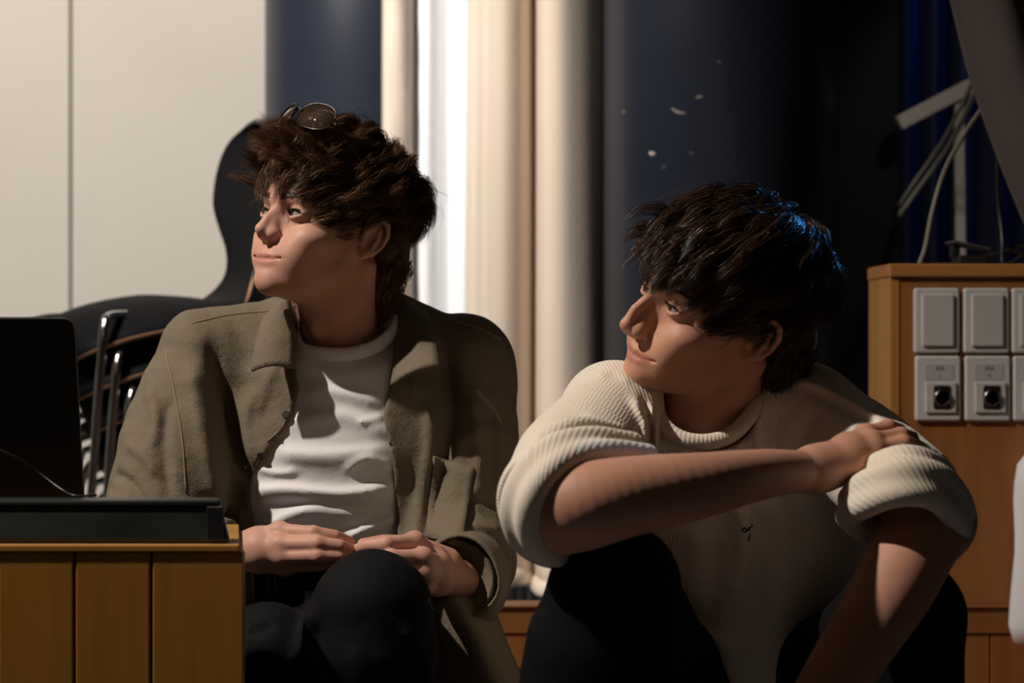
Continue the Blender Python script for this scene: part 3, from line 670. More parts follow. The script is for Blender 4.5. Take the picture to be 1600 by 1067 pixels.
# ------------------------------------------------------------------ heads
def head_field(R, o, neck, f, h=.0019):
    """head in its own frame: x = own left, y = forward, z = up, origin between the ear canals; f = feature table"""
    g = Field((-.10, -.135, -.185), (.10, .145, .145), h, R, o); E_ = g.ell; C = lambda p, r, k=.006, op='+': g.chain(p, r, k, op, world=False)
    E_((0, -.014, .050), (.0735, .093, .078), .01)                                   # skull
    E_((0, .026, .046), (.062, .066, .060), .025)                                    # forehead
    E_((0, .030, -.014), (.0605, .058, .070), .025)                                  # face block
    E_((0, .052, -.052), (.040, .046, .040), .022)                                   # muzzle
    jw = f['jaw']
    for s in (-1, 1):
        C([(s*.058, .0, -.010), (s*(jw), .008, -.044), (s*.032, .052, -.0690), (s*.008, .079, -.0770)], [.012, .014, .0145, .014], .016)
        E_((s*.046, .058, -.016), (.019, .024, .016), .020)                          # cheekbone
        E_((s*.032, .066, -.040), (.018, .022, .022), .022)                          # cheek
        C([(s*.050, .062, .031), (s*.036, .0775, .0345), (s*.014, .0865, .0325)], [.0055, .0072, .0075], .018)   # brow ridge
    E_((0, f['chin'], -.0755), (.0160, .0148, .0135), .016)                           # chin
    E_((0, .038, -.068), (.034, .038, .018), .02)                                    # under the jaw
    for s in (-1, 1):
        E_((s*.0325, .101, .0140), (.0185, .0175, .0115), .011, '-')                 # eye socket
        E_((s*.0170, .100, .0125), (.0065, .010, .009), .008, '-')                   # inner corner
    # eyelids around the ball, open slit
    for s in (-1, 1):
        c = np.array((s*.0315, .0745, .0145)); E_(c, (.0152, .0140, .0135), .004)
        C([c+(s*-.013, .0085, -.001), c+(s*-.006, .0135, .0042), c+(s*.004, .0135, .0050), c+(s*.013, .0075, .001)], [.0018, .0021, .0022, .0018], .002)
        C([c+(s*-.013, .0080, -.003), c+(s*-.003, .0130, -.0062), c+(s*.006, .0125, -.0056), c+(s*.013, .0070, -.001)], [.0014, .0016, .0016, .0014], .003)
        Re = roty(-s*.10)
        E_(c+(0, .0125, .0004), (.0128, .012, f['lid']), .0012, '-', R=Re)
    # nose
    nb, nt = f['bridge'], f['tip']
    C([(0, .0855, .030), (0, nb[1], nb[2]), (0, (nb[1]+nt[1])/2+f['hump'], (nb[2]+nt[2])/2), (0, nt[1]-.008, nt[2]+.002)], [.0070, .0054, .0058, .0066], .010)
    C([(0, .085, .012), (0, .091, -.014)], [.0085, .0110], .010)
    E_((0, nt[1]-.0080, nt[2]), (.0074, .0080, .0072), .005)
    for s in (-1, 1):
        E_((s*.0112, nt[1]-.0205, nt[2]-.0050), (.0048, .0085, .0056), .0085)
        C([(0, .0935, nb[2]-.020), (s*.0085, nt[1]-.020, nt[2]-.0015)], [.0075, .0066], .007)
        C([(s*.0165, nt[1]-.0285, nt[2]+.001), (s*.0175, nt[1]-.031, nt[2]-.006)], [.0006, .0006], .004, '-')
        E_((s*.0066, nt[1]-.0155, nt[2]-.0120), (.0028, .0055, .0028), .002, '-')
    C([(0, nt[1]-.009, nt[2]-.006), (0, nt[1]-.022, nt[2]-.0115)], [.0042, .0042], .004)
    # lips
    mz, my = f['mouth'][2], f['mouth'][1]; sm = f['smile']; mw = f['mw']
    cor_ = lambda s: (s*mw, my-.0100, mz+sm)
    C([cor_(-1), (-mw*.5, my-.0045, mz+.003), (-.0045, my, mz+.0052), (0, my-.0008, mz+.0042), (.0045, my, mz+.0052), (mw*.5, my-.0045, mz+.003), cor_(1)], [.0014, .0030, .0038, .0036, .0038, .0030, .0014], .0045)
    C([(-mw*.72, my-.0085, mz-.0022), (-mw*.35, my-.0025, mz-.0058), (0, my-.0006, mz-.0070), (mw*.35, my-.0025, mz-.0058), (mw*.72, my-.0085, mz-.0022)], [.0018, .0036, .0044, .0036, .0018], .0045)
    C([(-mw-.002, my-.0095, mz+sm+.0008), (-mw*.6, my-.0005, mz+.0003), (0, my+.0045, mz-.0009), (mw*.6, my-.0005, mz+.0003), (mw+.002, my-.0095, mz+sm+.0008)], [.0016, .0016, .0014, .0016, .0016], .0022, '-')
    C([(0, my+.0005, mz+.012), (0, my+.001, mz+.019)], [.0012, .0014], .005, '-')
    for s in (-1, 1):                                                                # smile fold
        C([(s*.0245, .0855, -.026), (s*.0315, .0790, -.040)], [.0003, .0003], .008, '-')
    # ears
    for s in (-1, 1):
        Re = rotz(s*.42)@rotx(.22); c = np.array((s*.0765, -.0135, .002)); T_ = lambda v: c+.9*(Re@np.array((s*v[0], v[1], v[2])))
        E_(c, (.0055, .0150, .0250), .005, R=Re)
        g.chain([T_(v) for v in ((.000, .013, .004), (.003, .0155, .016), (.005, .010, .0265), (.006, -.002, .0315), (.007, -.013, .0265), (.0075, -.0185, .012), (.006, -.016, -.006), (.004, -.009, -.020))], [.0026, .0032, .0036, .0038, .0038, .0036, .0032, .003], .003, world=False)
        g.chain([T_(v) for v in ((.003, -.004, -.020), (.002, .004, -.0265), (.001, .010, -.022))], [.0055, .0060, .0045], .004, world=False)
        E_(T_((.0065, .003, -.003)), (.0058, .0078, .0114), .003, '-', R=Re)
        g.chain([T_(v) for v in ((.0070, -.010, .016), (.0075, -.0125, .000), (.0070, -.009, -.012))], [.0022, .0020, .0018], .003, '-', world=False)
        g.chain([T_(v) for v in ((.0055, -.006, .017), (.006, -.0075, .002), (.0045, -.003, -.013))], [.0022, .0024, .0024], .003, world=False)
        g.chain([T_(v) for v in ((.002, .0135, -.004), (.003, .0125, -.011))], [.0032, .0030], .003, world=False)
    # neck
    nk = [g.loc(p) for p in neck[0]]; g.chain(nk, neck[1], .022, world=False)
    if f.get('adam'):
        a = g.loc(neck[2]); g.ell(a, (.010, .012, .016), .012)
    for p, q in neck[3]:
        g.chain([g.loc(v) for v in p], q, .018, world=False)
    return g
def mlip(Vl, f):
    my, mz, mw, sm = f['mouth'][1], f['mouth'][2], f['mw'], f['smile']
    x = Vl[:, 0]/mw; up = mz+.0075*np.clip(1-x*x, 0, 1)**.6-.002*np.exp(-(Vl[:, 0]/.003)**2)+sm*np.abs(x)**2; lo = mz-.0100*np.clip(1-x*x, 0, 1)**.8+sm*np.abs(x)**2
    a = 1/(1+np.exp(-(up-Vl[:, 2])/.0008)); b = 1/(1+np.exp(-(Vl[:, 2]-lo)/.0010))
    return a*b*(np.abs(x) < 1.02)*(Vl[:, 1] > my-.022)

# ------------------------------------------------------------------ skin and hair materials
def skin(name, c, lipc):
    m = mat(name, c, .52, spec=.32); v = coords(m); b = bsdf(m)
    n = N(m, 'ShaderNodeTexNoise'); n.inputs['Scale'].default_value = 22; n.inputs['Detail'].default_value = 4; L(m, v, n.inputs['Vector'])
    mx = N(m, 'ShaderNodeMixRGB'); mx.inputs[1].default_value = (c[0]*.88, c[1]*.80, c[2]*.78, 1); mx.inputs[2].default_value = (min(1, c[0]*1.06), c[1]*1.06, c[2]*1.06, 1); L(m, n.outputs['Fac'], mx.inputs[0])
    at = N(m, 'ShaderNodeAttribute', attribute_name='lip'); m2 = N(m, 'ShaderNodeMixRGB'); m2.inputs[2].default_value = (*lipc, 1)
    L(m, at.outputs['Fac'], m2.inputs[0]); L(m, mx.outputs[0], m2.inputs[1]); L(m, m2.outputs[0], b.inputs['Base Color'])
    n2 = N(m, 'ShaderNodeTexNoise'); n2.inputs['Scale'].default_value = 420; n2.inputs['Detail'].default_value = 3; L(m, v, n2.inputs['Vector'])
    bp = N(m, 'ShaderNodeBump'); bp.inputs['Strength'].default_value = .12; bp.inputs['Distance'].default_value = .0006; L(m, n2.outputs['Fac'], bp.inputs['Height']); L(m, bp.outputs['Normal'], b.inputs['Normal'])
    b.inputs['Subsurface Weight'].default_value = .12; b.inputs['Subsurface Radius'].default_value = (1.0, .35, .2); b.inputs['Subsurface Scale'].default_value = .006
    return m
def hairmat(name, c0, c1, rough=.38):
    m = mat(name, c0, rough, spec=.35); at = N(m, 'ShaderNodeAttribute', attribute_name='tone'); mx = N(m, 'ShaderNodeMixRGB')
    mx.inputs[1].default_value = (*c0, 1); mx.inputs[2].default_value = (*c1, 1); L(m, at.outputs['Fac'], mx.inputs[0]); L(m, mx.outputs[0], bsdf(m).inputs['Base Color']); return m
M['skinL'] = skin('skin_fair', (.60, .345, .255), (.50, .22, .17)); M['skinR'] = skin('skin_light', (.56, .305, .205), (.46, .18, .13))
M['hairL'] = hairmat('brown_hair', (.042, .021, .010), (.26, .135, .065)); M['hairR'] = hairmat('dark_brown_hair', (.024, .013, .008), (.10, .050, .026))
def eyemat():
    m = mat('eye', (.8, .78, .75), .12); at = N(m, 'ShaderNodeAttribute', attribute_name='iris'); r = N(m, 'ShaderNodeValToRGB'); e = r.color_ramp.elements
    e[0].position = 0; e[0].color = (.002, .002, .002, 1); e[1].position = 1; e[1].color = (.34, .31, .30, 1)  # eye whites darkened: the shadow on them is put into the colour
    for p, c in ((.17, (.002, .002, .002)), (.2, (.05, .028, .014)), (.43, (.035, .02, .012)), (.48, (.34, .31, .30))):
        q = e.new(p); q.color = (*c, 1)
    L(m, at.outputs['Fac'], r.inputs['Fac']); L(m, r.outputs['Color'], bsdf(m).inputs['Base Color']); return m
M['eye'] = eyemat()
def eye(R, o, s, gaze, body):
    c = R@np.array((s*.0315, .0748, .0145))+o; n = 24; V = []; 
    gz = R@unit(gaze); a = unit(np.cross(gz, [0, 0, 1.])); b_ = np.cross(a, gz); d = []
    for i in range(17):
        t = math.pi*i/16
        for j in range(n):
            p = 2*math.pi*j/n; bul = .0005*math.exp(-(t/.45)**2); V.append(c+(.0124+bul)*(math.cos(t)*gz+math.sin(t)*(math.cos(p)*a+math.sin(p)*b_))); d.append(t)
    i = np.arange(16)[:, None]*n+np.arange(n)[None]; j = np.arange(16)[:, None]*n+((np.arange(n)+1) % n)[None]
    me = npmesh('eye', V, np.stack([i, j, j+n, i+n], -1).reshape(-1, 4)); fattr(me, 'iris', np.array(d)/1.0)
    link('eye', me, M['eye'], body)

# ------------------------------------------------------------------ hair strands
def ribbons(P_, rad, ns=3):
    """P_ (n, m, 3) polylines -> tapered 3-sided tubes, or flat ribbons of random twist for ns = 2"""
    n, m, _ = P_.shape; t = np.gradient(P_, axis=1); t /= np.linalg.norm(t, axis=2, keepdims=True)+1e-9
    up = np.array([.31, .52, .79]) if ns > 2 else np.random.default_rng(n).normal(0, 1, (n, 1, 3)); a = np.cross(t, up); a /= np.linalg.norm(a, axis=2, keepdims=True)+1e-9; b = np.cross(t, a)
    V = np.stack([P_+rad[..., None]*(math.cos(q)*a+math.sin(q)*b) for q in np.arange(ns)*2*math.pi/ns], 2)      # n m ns 3
    base = (np.arange(n)*m*ns)[:, None, None]+(np.arange(m-1)*ns)[None, :, None]; k = np.arange(ns if ns > 2 else 1)[None, None]; k2 = (k+1) % ns
    Q = np.stack([base+k, base+k2, base+ns+k2, base+ns+k], -1).reshape(-1, 4)
    return V.reshape(-1, 3), Q
SC, SR = np.array((0, -.014, .050)), np.array((.0775, .0970, .0820))     # hair base ellipsoid
def grow(roots, dirs, length, comb, grav, lift, seed, steps=12, wave=.25):
    """guides: march from roots along a combed direction, staying outside the skull"""
    r_ = np.random.default_rng(seed); n = len(roots); p = roots.copy(); d = dirs/np.linalg.norm(dirs, axis=1, keepdims=True); out = [p.copy()]
    ph = r_.uniform(0, 6.28, (n, 3)); fr = r_.uniform(.5, 1.1, (n, 1)); st = (length/steps)[:, None]
    for k in range(1, steps):
        c = comb(p); wv = np.stack([np.sin(ph[:, 0]+k*fr[:, 0]), np.sin(ph[:, 1]+k*fr[:, 0]*1.1), np.sin(ph[:, 2]+k*fr[:, 0]*.9)], 1)
        d = d+.42*c+grav*(k/steps)*np.array((0, 0, -1.0))+wave*wv*.5; d /= np.linalg.norm(d, axis=1, keepdims=True)
        p = p+d*st; q = (p-SC)/SR; f = np.linalg.norm(q, axis=1, keepdims=True); lim = 1+lift[:, None]*min(1, k/4)
        inside = (f < lim)[:, 0]; p[inside] = SC+(q/f*lim*SR)[inside]
        out.append(p.copy())
    return np.stack(out, 1)
def strands(G, per, seed, spread=.007, clump=.75, frizz=.0012, r0=.00055, lenvar=.25):
    r_ = np.random.default_rng(seed); n, m, _ = G.shape; idx = np.repeat(np.arange(n), per); g = G[idx]; N_ = len(idx)
    off = r_.normal(0, 1, (N_, 1, 3)); off /= np.linalg.norm(off, axis=2, keepdims=True)+1e-9; off *= spread*r_.uniform(0, 1, (N_, 1, 1))**.6
    t = np.linspace(0, 1, m)[None, :, None]; P_ = g+off*(1-clump*t**1.2)
    ph = r_.uniform(0, 6.28, (N_, 1, 3)); P_ = P_+frizz*np.sin(ph+t*r_.uniform(3, 9, (N_, 1, 1)))*t*r_.uniform(.2, 1.6, (N_, 1, 1))
    L_ = 1-lenvar*r_.uniform(0, 1, (N_, 1))**2
    s_ = np.linspace(0, 1, m)[None]*L_*(m-1); i0 = np.clip(np.floor(s_).astype(int), 0, m-2); fr = (s_-i0)[..., None]
    P_ = np.take_along_axis(P_, i0[..., None], 1)*(1-fr)+np.take_along_axis(P_, i0[..., None]+1, 1)*fr
    rad = r0*r_.uniform(.7, 1.3, (N_, 1))*(1.05-np.linspace(0, 1, m)[None]**1.5)
    tone = np.repeat(np.clip(r_.normal(.42, .22, N_)+r_.normal(0, .16, n)[idx], 0, 1), m*2)
    V, Q = ribbons(P_, rad, 2); return V, Q, tone
def scalp(n, hair_ok, seed):
    r_ = np.random.default_rng(seed); v = r_.normal(0, 1, (n*6, 3)); v /= np.linalg.norm(v, axis=1, keepdims=True)
    p = SC+v*SR*.985; ok = hair_ok(p); return p[ok][:n], v[ok][:n]
def hair_ok(p):
    """hairline: forehead, temples, sideburns, around the ears, nape"""
    x, y, z = np.abs(p[:, 0]), p[:, 1], p[:, 2]
    front = .078-.35*np.maximum(0, x-.030)           # height of the front hairline
    side = np.interp(y, [-.12, -.085, -.05, -.028, -.010, .006, .020, .032, .05, .07, .1], [-.075, -.085, -.08, .030, .040, .010, -.004, .020, .045, .066, .078])
    return z > np.where(y > .06, np.maximum(front, side), side)
def hair_cap(R, o, f, nape, h=.003):
    g = Field((-.12, -.15, -.14), (.12, .15, .19), h, R, o)
    g.ell(SC, SR*1.005, .005)
    for c, r in f: g.ell(c, r, .02)
    X, Y, Z = g.grid(); x = np.abs(X)
    side = np.interp(g.grid()[1].ravel(), [-.12, -.085, -.05, -.028, -.010, .006, .020, .032, .05, .07, .1], [-.075, -.085, -.08, .034, .044, .016, .002, .026, .052, .072, .084])[None, :, None]
    front = .084-.35*np.maximum(0, x-.030)
    line = np.where(Y > .06, np.maximum(front, side), side).astype(np.float32)
    cut = line-Z+0*Y
    g.F = np.maximum(g.F, cut.astype(np.float32)*.8)
    if nape is not None: g.chain(nape[0], nape[1], .012, world=False)
    return g
def brow(R, o, s, f, mt, body, seed):
    r_ = np.random.default_rng(seed); n = 260; t = r_.uniform(0, 1, n)
    cx = np.interp(t, [0, .3, .7, 1], [.012, .025, .041, .053]); cz = np.interp(t, [0, .3, .7, 1], [.0315, .0365, .0400, .0335])+r_.normal(0, .0016, n)*(1.2-t)
    cy = np.interp(t, [0, .3, .7, 1], [.0975, .0955, .0885, .0755])+f
    p = np.stack([s*cx, cy, cz], 1); d = np.stack([s*(.55+.5*t), -.25-.6*t, .75-1.15*t], 1)+r_.normal(0, .12, (n, 3)); d /= np.linalg.norm(d, axis=1, keepdims=True)
    k = np.linspace(0, 1, 5)[None, :, None]; Pn = p[:, None]+d[:, None]*k*.0095+np.array([0, 0, -.0016])*k**2
    V, Q = ribbons(Pn, (.00052*(1.05-k[..., 0]**2))*np.ones((n, 1))); me = npmesh('eyebrow', V@R.T+o, Q); fattr(me, 'tone', np.full(len(V), .15)); link('eyebrow', me, mt, body)
def lashes(R, o, s, mt, body):
    c = np.array((s*.0315, .0748, .0145)); pts = np.array([c+(s*-.0125, .0085, -.0010), c+(s*-.006, .0140, .0034), c+(s*.0035, .0142, .0044), c+(s*.0125, .0082, .0004)])
    q = spline(pts, 8); n = len(q); k = np.linspace(0, 1, 4)[None, :, None]
    d = np.stack([s*np.linspace(-.3, .8, n), np.linspace(.9, .7, n), np.full(n, .35)], 1); Pn = q[:, None]+d[:, None]*k*.0060+np.array([0, 0, .003])*k**2
    V, Q = ribbons(Pn, (.00045*(1.05-k[..., 0]))*np.ones((n, 1))); V2, Q2 = ribbons(q[None], np.full((1, n), .0009)); V, Q = joinvq([(V, Q), (V2, Q2)])
    me = npmesh('eyelashes', V@R.T+o, Q); fattr(me, 'tone', np.full(len(V), .0)); link('eyelashes', me, mt, body)

# ================================================================== the young man in the olive shirt
FL = dict(jaw=.048, chin=.0800, lid=.0040, bridge=(0, .0900, .020), tip=(0, .1180, -.0135), hump=-.0005, mouth=(0, .0965, -.0490), smile=.0030, mw=.032, adam=True)
RL = headframe(math.radians(46), math.radians(10), math.radians(4)); OL = np.array((-.2475, 2.752, CZ+.1405))
hl = lambda *v: RL@np.array(v)+OL
nbL = P(533, 575, 2.835)
neckL = ([hl(0, -.022, -.015), hl(0, -.030, -.075), P(533, 520, 2.81), nbL], [.050, .0515, .054, .066], P(497, 508, 2.752),
         [([hl(.055, -.030, -.035), P(560, 500, 2.77), P(537, 548, 2.775)], [.014, .0125, .010]), ([hl(-.055, -.030, -.035), P(490, 505, 2.79), P(518, 548, 2.775)], [.014, .0125, .010])])
gH = head_field(RL, OL, neckL, FL)
vh, qh, vl = gH.mesh(1); lipL = mlip(vl, FL)
def hand_field(lo, hi, h=.002): return Field(lo, hi, h)
def bounds(pts, pad): a = np.array(pts); return a.min(0)-pad, a.max(0)+pad
def build_hand(wr, fore, mcps, mr, fingers, thumb, h=.0019, palm=.012, fr=(.030, .0235)):
    allp = [wr, fore]+mcps+[p for f in fingers for p, _ in f]+[p for p, _ in thumb]
    lo, hi = bounds(allp, .045); g = Field(lo, hi, h)
    g.chain([fore, wr], list(fr), .01)
    for m_ in mcps: g.chain([wr, m_], [.0190, mr], palm)
    for a, b in zip(mcps[:-1], mcps[1:]): g.chain([a*.6+wr*.4, b*.6+wr*.4], .0135, palm)
    for f, m_ in zip(fingers, mcps):
        g.chain([m_]+[p for p, _ in f], [mr*.93]+[r for _, r in f], .0035)
        g.ell(m_, (mr*.98,)*3, .010, world=True)
        if len(f) > 1: g.ell(f[0][0], (f[0][1]*1.02,)*3, .004, world=True)
    g.chain([p for p, _ in thumb], [r for _, r in thumb], .010)
    return g
w1 = P(350, 862, 2.565); f1 = P(250, 878, 2.63)
mc = [P(437, 829, 2.545), P(438, 850, 2.530), P(442, 869, 2.528), P(446, 885, 2.540)]
fg = [[(P(489, 833, 2.522), .0092), (P(523, 838, 2.528), .0082), (P(546, 846, 2.548), .0066)], [(P(497, 849, 2.508), .0094), (P(530, 853, 2.512), .0084), (P(552, 860, 2.535), .0068)],
      [(P(498, 868, 2.505), .0088), (P(530, 869, 2.510), .0078), (P(550, 871, 2.530), .0064)], [(P(492, 883, 2.520), .0078), (P(514, 883, 2.525), .0070), (P(530, 882, 2.540), .0060)]]
th_ = [(P(372, 858, 2.590), .016), (P(420, 862, 2.605), .0125), (P(470, 860, 2.595), .0105), (P(505, 858, 2.575), .0085)]
gA = build_hand(w1, f1, mc, .0100, fg, th_)
w2 = P(715, 905, 2.610); f2 = P(760, 915, 2.70)
mc = [P(648, 845, 2.530), P(661, 870, 2.508), P(664, 895, 2.508), P(660, 917, 2.522)]
fg = [[(P(604, 851, 2.500), .0095), (P(575, 853, 2.512), .0084), (P(558, 858, 2.535), .0068)], [(P(612, 871, 2.490), .0096), (P(592, 874, 2.505), .0086), (P(584, 880, 2.530), .007)],
      [(P(622, 893, 2.490), .0090), (P(604, 894, 2.505), .0080), (P(598, 896, 2.530), .0066)], [(P(628, 912, 2.505), .0080), (P(613, 910, 2.520), .0070), (P(610, 908, 2.540), .0060)]]
th_ = [(P(700, 875, 2.590), .016), (P(650, 852, 2.575), .0125), (P(600, 848, 2.560), .0105), (P(568, 851, 2.550), .0082)]
gB = build_hand(w2, f2, mc, .0104, fg, th_)
# hidden torso, arms and legs of the same body
def seat_cut(g):
    """flatten what rests on the step"""
    X_, Y_, Z_ = g.grid(); g.F = np.where((Y_ > 2.655)+0*X_+0*Z_ > 0, np.maximum(g.F, (SZ+.001-Z_)+0*X_+0*Y_), g.F).astype(np.float32); return g
def coarse(lo, hi, ops, h=.008):
    g = Field(lo, hi, h)
    for pts, rad in ops: g.chain(pts, rad, .04)
    return seat_cut(g)
hipL = [P(580, 1075, 2.90), P(490, 1075, 2.90)]; kL = [P(582, 953, 2.43), P(418, 1030, 2.53)]
KZ = .10
ankL = [np.array([kL[0][0]+.0, 2.44, .09]), np.array([kL[1][0]+.045, 2.60, .09])]
legsL = [([hipL[i], kL[i], ankL[i]], [.070, .050, .036]) for i in (0, 1)]+[([ankL[i], ankL[i]+[.0, -.15, -.045]], [.036, .028]) for i in (0, 1)]
torL = [([P(530, 560, 2.85), P(530, 700, 2.86), P(530, 900, 2.87), P(535, 1050, 2.89)], [.075, .095, .09, .10]), ([P(420, 560, 2.84), P(640, 565, 2.85)], [.05, .05]),
        ([P(320, 560, 2.80), P(255, 860, 2.70), f1], [.034, .032, .030]), ([P(725, 570, 2.84), P(735, 880, 2.78), f2], [.034, .032, .030])]
gC = coarse((-.62, 2.2, 0), (.12, 3.06, .84), legsL+torL)
vc, qc, _ = gC.mesh(1)
va, qa, _ = gA.mesh(1); vb, qb, _ = gB.mesh(1)
V, Q = joinvq([(vh, qh), (va, qa), (vb, qb), (vc, qc)]); me = npmesh('person', V, Q); fattr(me, 'lip', np.r_[lipL, np.zeros(len(V)-len(lipL))])
manL = link('person', me, M['skinL']); tag(manL, 'seated young man in an open olive shirt over a white T-shirt, looking aside', 'person')
for s in (-1, 1):
    eye(RL, OL, s, (-.42, 1.0, .12), manL); brow(RL, OL, s, .0, M['hairL'], manL, 5+s); lashes(RL, OL, s, M['hairL'], manL)

# ================================================================== the young man in the cream sweater
FR = dict(jaw=.047, chin=.0830, lid=.0037, bridge=(0, .0945, .019), tip=(0, .1255, -.0215), hump=.0022, mouth=(0, .0970, -.0545), smile=.0036, mw=.033, adam=False)
RR = headframe(math.radians(62), math.radians(5), math.radians(22)); OR = np.array((.2405, 2.402, CZ+.0285))
hr = lambda *v: RR@np.array(v)+OR
nbR = P(1105, 690, 2.47)
neckR = ([hr(0, -.022, -.015), hr(0, -.030, -.070), P(1105, 640, 2.45), nbR], [.051, .053, .057, .066], hr(0, .030, -.125),
         [([hr(.055, -.030, -.035), P(1130, 630, 2.40), P(1100, 668, 2.41)], [.014, .0125, .010]), ([hr(-.055, -.030, -.035), P(1060, 640, 2.42), P(1080, 668, 2.42)], [.014, .0125, .010])])
gH = head_field(RR, OR, neckR, FR)
vh, qh, vl = gH.mesh(1); lipR = mlip(vl, FR)
# right arm across the knees, left arm hanging forward
elR, wrR = P(862, 800, 2.075), P(1268, 735, 2.185)
g1 = Field(P(800, 900, 2.0)-[.0, .06, .03], P(1300, 640, 2.3)+[.05, .08, .04], .0025)
armR = spline([elR, P(905, 792, 2.045), P(980, 776, 2.045), P(1090, 759, 2.075), P(1190, 741, 2.130), wrR], 6)
radR = np.interp(np.linspace(0, 1, len(armR)), [0, .1, .25, .5, .78, 1], [.040, .0450, .0440, .0375, .0268, .0205])
g1.chain(list(armR), list(radR), .01)
g1.ell(P(846, 812, 2.075), (.032, .034, .032), .02, world=True)                           # point of the elbow
g1.chain([P(868, 778, 2.09), P(905, 725, 2.25)], [.038, .036], .02)
mc = [P(1352, 680, 2.235), P(1362, 690, 2.215), P(1366, 704, 2.205), P(1362, 720, 2.205)]
fg = [[(P(1388, 668, 2.250), .0088), (P(1405, 672, 2.268), .0078), (P(1412, 684, 2.285), .0066)], [(P(1408, 681, 2.230), .0092), (P(1424, 684, 2.250), .0082), (P(1430, 696, 2.268), .0068)],
      [(P(1412, 693, 2.215), .0088), (P(1430, 696, 2.235), .0078), (P(1436, 708, 2.252), .0066)], [(P(1410, 706, 2.210), .0080), (P(1430, 707, 2.225), .0070), (P(1440, 716, 2.240), .0060)]]
th_ = [(P(1290, 745, 2.225), .017), (P(1330, 735, 2.255), .0125), (P(1365, 725, 2.275), .0105), (P(1390, 718, 2.285), .0085)]
g2 = build_hand(P(1275, 733, 2.188), P(1235, 738, 2.165), mc, .0106, fg, th_, palm=.014, fr=(.0228, .0225))
elL, wrL = P(1455, 812, 2.205), P(1228, 1190, 2.03)
armL = spline([elL, P(1432, 850, 2.185), P(1395, 920, 2.155), P(1338, 1010, 2.11), P(1275, 1110, 2.06), wrL], 6)
lo, hi = bounds(list(armL), .07); g3 = Field(lo, hi, .003)
g3.chain(list(armL), list(np.interp(np.linspace(0, 1, len(armL)), [0, .15, .4, .7, 1], [.041, .0445, .0425, .034, .0245])), .01)
g3.ell(P(1470, 822, 2.215), (.034, .034, .034), .02, world=True)
g3.chain([P(1450, 800, 2.22), P(1400, 750, 2.31)], [.044, .048], .02)
mc = [P(1185+k*16, 1285+k*4, 1.97+.015*k) for k in range(4)]
fg = [[(m_+np.array([-.010, -.008, -.038]), .0090), (m_+np.array([-.012, .006, -.060]), .0080), (m_+np.array([-.010, .022, -.074]), .0066)] for m_ in mc]
g4 = build_hand(wrL, P(1245, 1165, 2.04), mc, .0104, fg, [(P(1215, 1215, 2.00), .016), (P(1180, 1250, 1.965), .012), (P(1168, 1290, 1.955), .010), (P(1165, 1325, 1.96), .008)], h=.003)
hipR = [P(1072, 1160, 2.66), P(1255, 1125, 2.66)]; kR = [P(962, 918, 2.115), P(1405, 965, 2.235)]
ankR = [np.array([kR[0][0]-.02, 2.17, .09]), np.array([kR[1][0]+.0, 2.20, .09])]
legsR = [([hipR[i], kR[i], ankR[i]], [.070, .046, .036]) for i in (0, 1)]+[([ankR[i], ankR[i]+[.0, -.15, -.045]], [.036, .028]) for i in (0, 1)]
torR = [([P(1110, 690, 2.49), P(1125, 800, 2.54), P(1145, 950, 2.62), P(1160, 1080, 2.66)], [.075, .095, .09, .095]), ([P(1010, 670, 2.46), P(1220, 670, 2.50)], [.05, .05]),
        ([P(965, 660, 2.43), P(928, 695, 2.335), P(905, 725, 2.25)], [.038, .036, .034]), ([P(1265, 665, 2.47), P(1335, 705, 2.405), P(1400, 755, 2.31)], [.038, .036, .034])]
g5 = coarse((-.1, 1.95, 0), (.55, 2.85, .80), legsR+torR)
parts = [(vh, qh)]+[g_.mesh(3)[:2] for g_ in (g2, g4, g5)]+[g_.mesh(14)[:2] for g_ in (g1, g3)]
V, Q = joinvq(parts); me = npmesh('person', V, Q); fattr(me, 'lip', np.r_[lipR, np.zeros(len(V)-len(lipR))])
manR = link('person', me, M['skinR']); tag(manR, 'seated young man in a cream knit sweater, forearm resting across his knees', 'person')
for s in (-1, 1):
    eye(RR, OR, s, (-.20, 1.0, .12), manR); brow(RR, OR, s, .002, M['hairR'], manR, 15+s); lashes(RR, OR, s, M['hairR'], manR)

